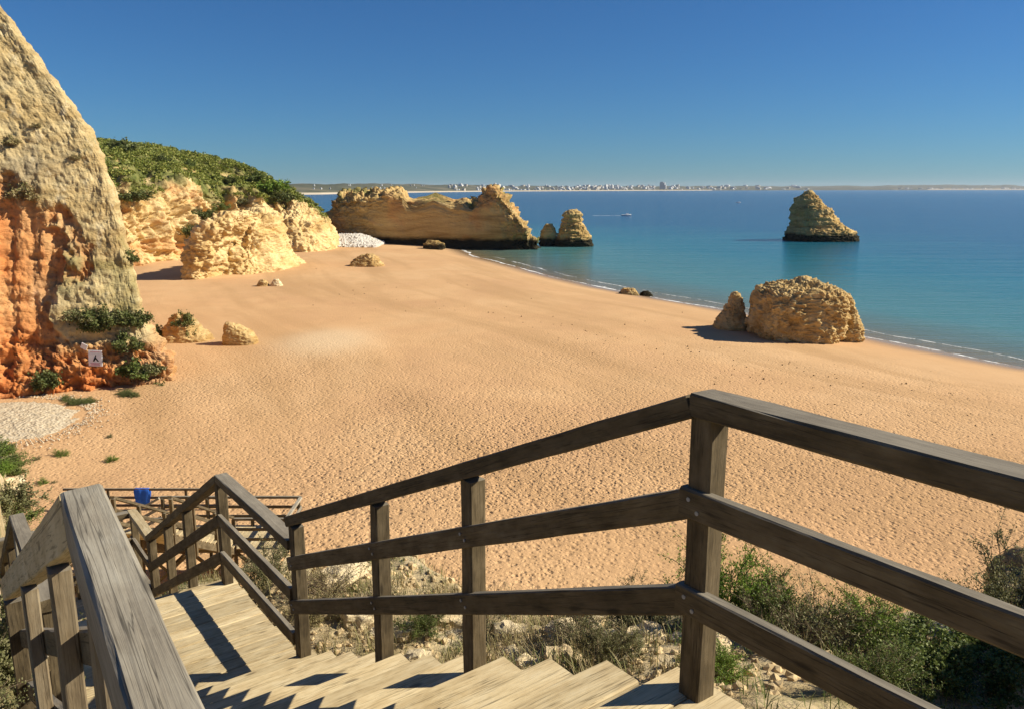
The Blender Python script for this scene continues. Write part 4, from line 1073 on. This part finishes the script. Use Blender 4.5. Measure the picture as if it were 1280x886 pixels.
def grass_mesh(name, pts, seed, h=(.08, .25), n=18, spread=.07, w=.004):
    r = np.random.default_rng(seed); B = np.repeat(pts, n, 0); k = len(B)
    B = B + np.stack([r.normal(size=k) * spread, r.normal(size=k) * spread, np.full(k, -.01)], -1)
    hh = r.uniform(h[0], h[1], k); ph = r.uniform(0, 6.28, k); ln = r.uniform(.2, .9, k) * hh
    d = np.stack([np.cos(ph), np.sin(ph), 0 * ph], -1); pr = np.stack([-np.sin(ph), np.cos(ph), 0 * ph], -1) * w
    m = B + d * (ln * .35)[:, None] + np.array([0, 0, 1]) * (hh * .62)[:, None]; t = B + d * ln[:, None] + np.array([0, 0, 1]) * hh[:, None]
    V = np.stack([B - pr, B + pr, m + pr * .8, m - pr * .8, t + pr * .15, t - pr * .15], 1).reshape(-1, 3)
    b = np.arange(k)[:, None] * 6; Fq = np.concatenate([b + np.array([[0, 1, 2, 3]]), b + np.array([[3, 2, 4, 5]])], 0)
    return new_mesh(name, V, Fq, False)
def scatter(n, s0, s1, a0, a1, seed, dens=.15, sc=.8):
    r = np.random.default_rng(seed); out = []
    while len(out) < n:
        s_, a_ = r.uniform(s0, s1), r.uniform(a0, a1)
        if fbm(np.array([[s_ * sc, a_ * sc, seed]]), 3)[0] < dens - .25 * r.random(): continue
        loc, nor = hill_point(s_, a_)
        if loc is not None: out.append(loc[:])
    return np.array(out)
obj('dry_grass', grass_mesh('dry_grass', scatter(800, 2, 11, 2.1, 4.4, 3), 4, (.04, .17), 16, .06, .0025), M_DRY, kind='stuff', label='dry yellow grass tufts on the stair slope')
obj('green_grass', grass_mesh('green_grass', scatter(320, 1, 11, 2.1, 4.6, 9), 5, (.03, .13), 16, .06, .0025), M_LEAF, kind='stuff', label='short green grass on the stair slope')
SLOPE = [((905, 775), 'fine', .46, .55, M_BRIGHT, 'bright green feathery bush behind the corner post'), ((965, 790), 'fine', .38, .36, M_LEAF, 'green feathery bush beyond the middle rail'), ((1025, 800), 'twig', .42, .42, M_OLIVE, 'leafless twiggy bush between the two green bushes'),
         ((985, 815), 'twig', .4, .38, M_OLIVE, 'dry twiggy bush over the lowest rail'), ((1095, 805), 'fine', .34, .32, M_BRIGHT, 'fresh green bush at the edge of the deep shade'), ((1150, 850), 'near', .34, .26, M_LEAF, 'shaded low bush under the long handrail'),
         ((1225, 840), 'near', .36, .28, M_LEAF, 'shaded bush at the foot of the dark outcrop'), ((1215, 770), 'near', .34, .24, M_LEAF, 'shaded bush against the dark outcrop beyond the middle rail'), ((1090, 870), 'fine', .26, .24, M_LEAF, 'dim bush below the lowest rail'), ((1265, 800), 'fine', .4, .5, M_OLIVE, 'dim grassy bush in front of the dark outcrop'),
         ((890, 850), 'fine', .22, .22, M_BRIGHT, 'small green plant at the foot of the corner post'), ((800, 790), 'fine', .3, .28, M_OLIVE, 'olive plant left of the corner post'), ((720, 800), 'twig', .28, .3, M_OLIVE, 'dry twiggy plant beyond the upper treads'), ((760, 830), 'fine', .24, .24, M_OLIVE, 'grey-green plant close to the tread ends'),
         ((610, 790), 'twig', .3, .3, M_OLIVE, 'dry plant behind the middle banister post'), ((530, 790), 'fine', .28, .26, M_LEAF, 'green plant between the middle banister posts'), ((410, 742), 'twig', .42, .4, M_DRY, 'straw-coloured bush behind the landing post'), ((395, 775), 'fine', .3, .28, M_DRY, 'straw-coloured tuft beside the landing post'),
         ((480, 762), 'twig', .3, .26, M_OLIVE, 'dry brown plant on the lip below the landing'), ((660, 757), 'twig', .3, .26, M_OLIVE, 'brown twiggy plant on the slope lip'), ((330, 735), 'fine', .45, .4, M_OLIVE, 'grass-green bush under the landing rails'), ((300, 700), 'fine', .5, .4, M_DRY, 'yellow-green bush below the second flight'), ((860, 735), 'fine', .35, .4, M_LEAF, 'green sprig bush peeping left of the corner post')]
for (px, py), kd, R, H, m, lb in SLOPE:
    loc = on_hill(px, py)
    if loc is not None: shrub(kd, loc, R, H, m, lb)
LEFTB = [((16, 850), .55, .6, M_OLIVE, 'silvery olive bush crowding the left banister'), ((30, 780), .5, .5, M_OLIVE, 'small-leaved olive bush below the left handrail'), ((8, 740), .5, .45, M_LEAF, 'green bush in the shade of the left banister'), ((12, 690), .5, .5, M_OLIVE, 'olive bush beyond the left handrail bend'),
         ((14, 655), .6, .55, M_LEAF, 'leafy bush on the left bank by the grey post'), ((8, 595), .6, .4, M_LEAF, 'green bush between the pale blocks of the left bank'), ((5, 640), .7, .6, M_OLIVE, 'olive bush under the cream block of the left bank'), ((22, 630), .4, .3, M_LEAF, 'low green plant at the rim of the left bank'), ((14, 560), .5, .35, M_LEAF, 'grassy plant at the far rim of the left bank')]
for (px, py), R, H, m, lb in LEFTB:
    loc = on_hill(px, py)
    if loc is not None: shrub('near', loc, R, H, m, lb)
for i in range(22):
    s_ = random.uniform(1.4, 9.0); a_ = left_a(s_) - .34 - random.random() ** 1.5 * 1.6
    loc, nor = hill_point(s_, a_)
    if loc is not None: shrub(random.choice(('near', 'fine')), loc, random.uniform(.26, .42), random.uniform(.3, .5), random.choice((M_OLIVE, M_OLIVE, M_LEAF)), 'small-leaved olive bush pressed against the outer side of the left banister', 'bushes outside the left banister')
for i in range(34):
    s_ = random.uniform(13, 26); a_ = .02 + .048 * s_ + .06 * min(s_ - 11.7, 7) + .15 - random.random() ** 1.6 * 2.2
    loc, nor = hill_point(s_, a_)
    if loc is not None: shrub('near', loc, random.uniform(.3, .55), random.uniform(.2, .45), random.choice((M_OLIVE, M_LEAF, M_BRIGHT)), 'low bush on the crest of the left bank above the sand', 'bushes on the left bank')
# outcrop to the right, its shaded side towards the stairs
stack_rock('rock_outcrop', [(860, 1258, 1760), (820, 1262, 1760), (785, 1268, 1760), (760, 1276, 1750), (738, 1290, 1730), (722, 1308, 1710), (690, 1325, 1690), (620, 1335, 1690), (540, 1340, 1690), (460, 1370, 1690), (380, 1400, 1680), (320, 1440, 1660)], 5.0, 3.0, M_HILL,
           'dark shaded rock outcrop rising beside the slope at the edge of the bushes', 'rock', .12, .8, 81, 160, 120, strata=.2, yoff=-.3, sfreq=1.5, power=2.8, sink=1.2, lean=-2.4)

# ------------------------------------------------------------------ warning sign on the cliff
loc, nor = hit(SPUR_BVH, 122, 452)
SG = thing('warning_sign', 'white warning board with black pictogram fixed low on the cliff spur', 'sign', (loc.x, loc.y - .32, loc.z - .45))
sgo = np.array([loc.x, loc.y - .5, loc.z - .2])
def box_me(name, c, d, bev=.01):
    import bmesh
    bm = bmesh.new(); bmesh.ops.create_cube(bm, size=1); bmesh.ops.scale(bm, vec=d, verts=bm.verts); 
    bmesh.ops.bevel(bm, geom=bm.edges[:], offset=min(bev, min(d) * .3), segments=1, affect='EDGES'); bmesh.ops.translate(bm, vec=c, verts=bm.verts)
    me = bpy.data.meshes.new(name); bm.to_mesh(me); bm.free(); return me
M_WHITE = plain('white_board', (.80, .78, .76), .6, .3, .05, 3); M_BLACK = plain('black_print', (.02, .02, .02), .7, .2); M_PINK = plain('red_print', (.55, .16, .20), .7, .2)
pn_ = obj('panel', box_me('panel', (0, 0, .75), (.86, .05, 1.05)), M_WHITE, SG)
SG.rotation_euler = (0, .06, .1)
for x_ in (-.3, .3): obj('bracket', box_me('bracket', (x_, .3, .75), (.06, .6, .06)), M_BOLT, SG)
def flat_me(name, pts, y=-.029, th=.004):
    V = [(x, y, z) for x, z in pts] + [(x, y - th, z) for x, z in pts]; n = len(pts)
    me = bpy.data.meshes.new(name); me.from_pydata(V, [], [tuple(range(n))[::-1], tuple(range(n, 2 * n))] + [(i, (i + 1) % n, n + (i + 1) % n, n + i) for i in range(n)]); me.update(); return me
obj('pictogram', flat_me('pictogram', [(-.16, .55), (.02, .98), (.07, .98), (.04, .82), (.24, .55), (.14, .55), (.02, .70), (-.06, .55)]), M_BLACK, pn_)
for k, (z, w) in enumerate(((.42, .62), (.36, .5), (.30, .58), (1.16, .6))):
    obj('print_line', flat_me('print_line', [(-w / 2, z), (-w / 2, z + .03), (w / 2, z + .03), (w / 2, z)][::-1]), M_PINK, pn_)
loc2, _ = hit(SPUR_BVH, 108, 432)
nt2 = obj('notice_board', box_me('notice_board', (0, 0, 0), (.42, .04, .4)), M_WHITE, label='small tilted blank white board fixed to the rock near the warning board', category='sign'); nt2.location = loc2 + Vector((0, -.3, 0)); nt2.rotation_euler = (.2, .5, 0)

# ------------------------------------------------------------------ far coast and town
cpx = np.array([250, 330, 400, 470, 560, 640, 760, 900, 1040, 1180, 1300, 1420], float); cD = np.array([1700, 1850, 2050, 2500, 3300, 4000, 4900, 6200, 7500, 8800, 9600, 10500], float)
px_ = np.linspace(250, 1420, 700); Dc = np.interp(px_, cpx, cD)
ridge_py = np.interp(px_, [250, 360, 450, 560, 640, 700, 800, 900, 1000, 1100, 1180, 1280, 1420], [229, 231, 230.5, 231.5, 233, 233.5, 233.5, 233.5, 233.5, 233, 232, 233, 232.5])
ridge_py = ridge_py + .9 * fbm(np.stack([px_ * .03, 0 * px_, 0 * px_], -1), 4)
rows = []
dirx = (px_ - 640) / F; c_, s_ = math.cos(PITCH), math.sin(PITCH); dy = c_ + .207 * s_
ux, uy = dirx / np.hypot(dirx, dy), dy / np.hypot(dirx, dy)
ridge_h = CAMZ + (236.0 - ridge_py) / F * Dc * 1.25
for k, (dd, hf) in enumerate([(0, -.5), (15, .8), (70, 2.5), (90, 5.5), (.10, .35), (.20, .7), (.26, 1.0), (.33, .75), (.5, 1.1), (.7, -.2)]):
    D = Dc + (dd if k < 4 else Dc * dd); h = hf if k < 4 else hf * ridge_h
    h = h + (0 if k < 4 else 3.0 * fbm(np.stack([ux * D * .004, uy * D * .004, 0 * D + k], -1), 4))
    rows.append(np.stack([ux * D, uy * D, h + 0 * D], -1))
cv = np.stack(rows, 1)
M_c = Mat('far_coast', .95, .1); cc = M_c.n('ShaderNodeNewGeometry').outputs['Position']; bch = M_c.attr('beach')
cn = M_c.noise(M_c.coord(src=cc, scale=(.006, .006, .02)), 1, 5, .6)
M_C = M_c.out(M_c.mix(bch, M_c.ramp(cn, [(.3, (.05, .06, .035)), (.5, (.10, .10, .06)), (.7, (.20, .17, .11))]), (.62, .52, .38, 1)))
cme = new_mesh('coast', cv, grid_faces(700, 10)); bv = np.zeros((700, 10)); bv[:, :3] = (px_ < 890)[:, None] * 1.0
bv[:, :4] = np.maximum(bv[:, :4], (np.abs(px_ - 1220) < 60)[:, None] * .6)
add_attr(cme, 'beach', bv); obj('far_coast', cme, M_C, kind='structure', label='low far coast with a pale beach')
M_BW = plain('whitewash', (.82, .80, .76), .8, .2, .04, .1); M_BT = plain('terracotta_roof', (.42, .22, .15), .9, .1, .2, .1); M_WIN = plain('window_shade', (.10, .12, .14), .4, .4)
def town_house(px, w, h, depthf=.0, hcol=None):
    pass
def bmesh_house(v):
    rr = random.Random(v); import bmesh
    bm = bmesh.new()
    def cube(c, d):
        g = bmesh.ops.create_cube(bm, size=1)['verts']; bmesh.ops.scale(bm, vec=d, verts=g); bmesh.ops.translate(bm, vec=c, verts=g)
    cube((0, 0, .5), (1, .6, 1)); cube((rr.uniform(-.2, .2), 0, 1.06), (rr.uniform(.4, .7), .4, .14)); cube((rr.choice((-.62, .62)), 0, .32), (.26, .5, .64)); cube((0, -.31, .62), (.9, .04, .05)); cube((0, -.31, .32), (.9, .04, .05))
    me = bpy.data.meshes.new('house'); bm.to_mesh(me); bm.free(); return me
HM = [bmesh_house(k) for k in range(4)]
for k_, m_ in enumerate(HM): m_.materials.append((M_BW, M_BW, plain('cream_render', (.62, .55, .45), .8, .2, .05, .1), plain('grey_render', (.45, .45, .45), .8, .2, .05, .1))[k_])
rr = random.Random(5); cnt = 0
def house(px, up, w, h, label='white block of the far seaside town', group='far town blocks across the bay', name='town_building', cat='building'):
    D = float(np.interp(px, cpx, cD)) * (1 + up); dx = (px - 640) / F; l = math.hypot(dx, dy); H0 = float(np.interp(px, px_, ridge_h))
    z = H0 * min(1, .35 + 3 * max(0, up - .10) + up) if up > .05 else 5
    o = bpy.data.objects.new(name, rr.choice(HM)); COL.objects.link(o); o.location = (dx / l * D, dy / l * D, z - 3); k = D / F
    o.scale = (w * k, w * k * .9, h * k + 3); o.rotation_euler = (0, 0, -math.atan2(dx, dy) + rr.uniform(-1.0, -.2))
    o['label'] = label; o['category'] = cat; o['group'] = group
for i in range(235):
    u = rr.random()
    if u < .72: px = rr.gauss(730, 75)
    elif u < .9: px = rr.uniform(860, 1010)
    else: px = rr.uniform(560, 640)
    if px < 545 or px > 1030: continue
    up = rr.choice((.03, .05, .10, .14, .2, .25)); house(px, up, rr.uniform(1.8, 5.0), rr.uniform(.7, 1.8) * (1.5 if rr.random() < .12 else 1))
for i in range(24): house(rr.uniform(1120, 1275), .04, rr.uniform(2, 5), rr.uniform(.8, 1.6), 'scattered pale building on the far low shore beyond the stack', 'scattered far shore buildings')
for i in range(18): house(rr.uniform(380, 545), rr.choice((.12, .2)), rr.uniform(1, 1.8), rr.uniform(.4, .8), 'tiny pale house on the wooded far shore behind the rock wall', 'houses on the wooded far shore')
house(828, .10, 6, 7, 'tall pale hotel tower rising over the far town', 'far tower', 'hotel_tower', 'tower')
for px in (757, 765, 771): house(px, .06, 3.0, 4.4, 'tower block in a close row of three in the far town', 'three far tower blocks', 'tower_block', 'tower')

# ------------------------------------------------------------------ boats
def boat(px, py, ln, label, wake):
    p = at_z(px, py, 0)
    B = thing('boat', label, 'boat', (p[0], p[1], 0))
    t = np.linspace(0, 1, 14); wv = np.sin(np.clip(t * 1.35, 0, 1) * np.pi / 2) * (1 - .15 * t); wv = wv[::-1] * .5
    prof = [(-.02, .15, -.25), (.0, .75, -.05), (.0, 1.0, .28), (0, .9, .30), (0, .0, .22)]
    V = np.zeros((14, 9, 3))
    for i in range(14):
        half = ln * .17 * 2 * wv[i]
        cs = [(1.0, .55), (.95, .25), (.7, -.1), (.3, -.25), (0, -.3)]
        pts = [(-a, b) for a, b in cs] + [(a, b) for a, b in cs[::-1][1:]]
        for j, (a, b) in enumerate(pts): V[i, j] = (-ln / 2 + ln * t[i], a * half, b + .25 * t[i] ** 2)
    obj('hull', new_mesh('hull', V, np.concatenate([grid_faces(14, 9), np.array([[i * 9, i * 9 + 8, (i + 1) * 9 + 8, (i + 1) * 9] for i in range(13)])])), M_WHITE, B)
    obj('cabin', box_me('cabin', (ln * .05, 0, .85), (ln * .3, ln * .2, .7), .08), M_WHITE, B)
    obj('windscreen', box_me('windscreen', (ln * .21, 0, .95), (.05, ln * .18, .4), .01), M_WIN, B)
    if wake:
        n = 60; tx = np.linspace(0, 1, n); V = np.zeros((n, 3, 3))
        for j, k in enumerate((-1, 0, 1)): V[:, j] = np.stack([-ln * .45 - tx * 16, k * (.3 + 1.3 * tx), .04 + .05 * (k == 0) + 0 * tx], -1)
        w_ = obj('wake', new_mesh('wake', V, grid_faces(n, 3)), M_FOAM, kind='stuff', label='white wake trailing behind the motor boat'); w_.location = (p[0], p[1], 0)
boat(783, 270, 5.2, 'small white motor boat with a foaming wake on the open bay', True)
boat(923, 254, 4.6, 'small white boat far out on the bay near the lone stack', False)

# ------------------------------------------------------------------ sea air
hz = box_me('haze', (0, 6400, 40), (26000, 14000, 100), .01)
M_hz = bpy.data.materials.new('sea_haze'); M_hz.use_nodes = True; hn_ = M_hz.node_tree.nodes
hn_.remove(hn_['Principled BSDF']); pv = hn_.new('ShaderNodeVolumePrincipled'); pv.inputs['Color'].default_value = (.80, .88, 1, 1); pv.inputs['Density'].default_value = 4.0e-5; pv.inputs['Anisotropy'].default_value = .2
M_hz.node_tree.links.new(pv.outputs[0], hn_['Material Output'].inputs['Volume'])
obj('haze', hz, M_hz, kind='stuff', label='thin sea haze over the bay')
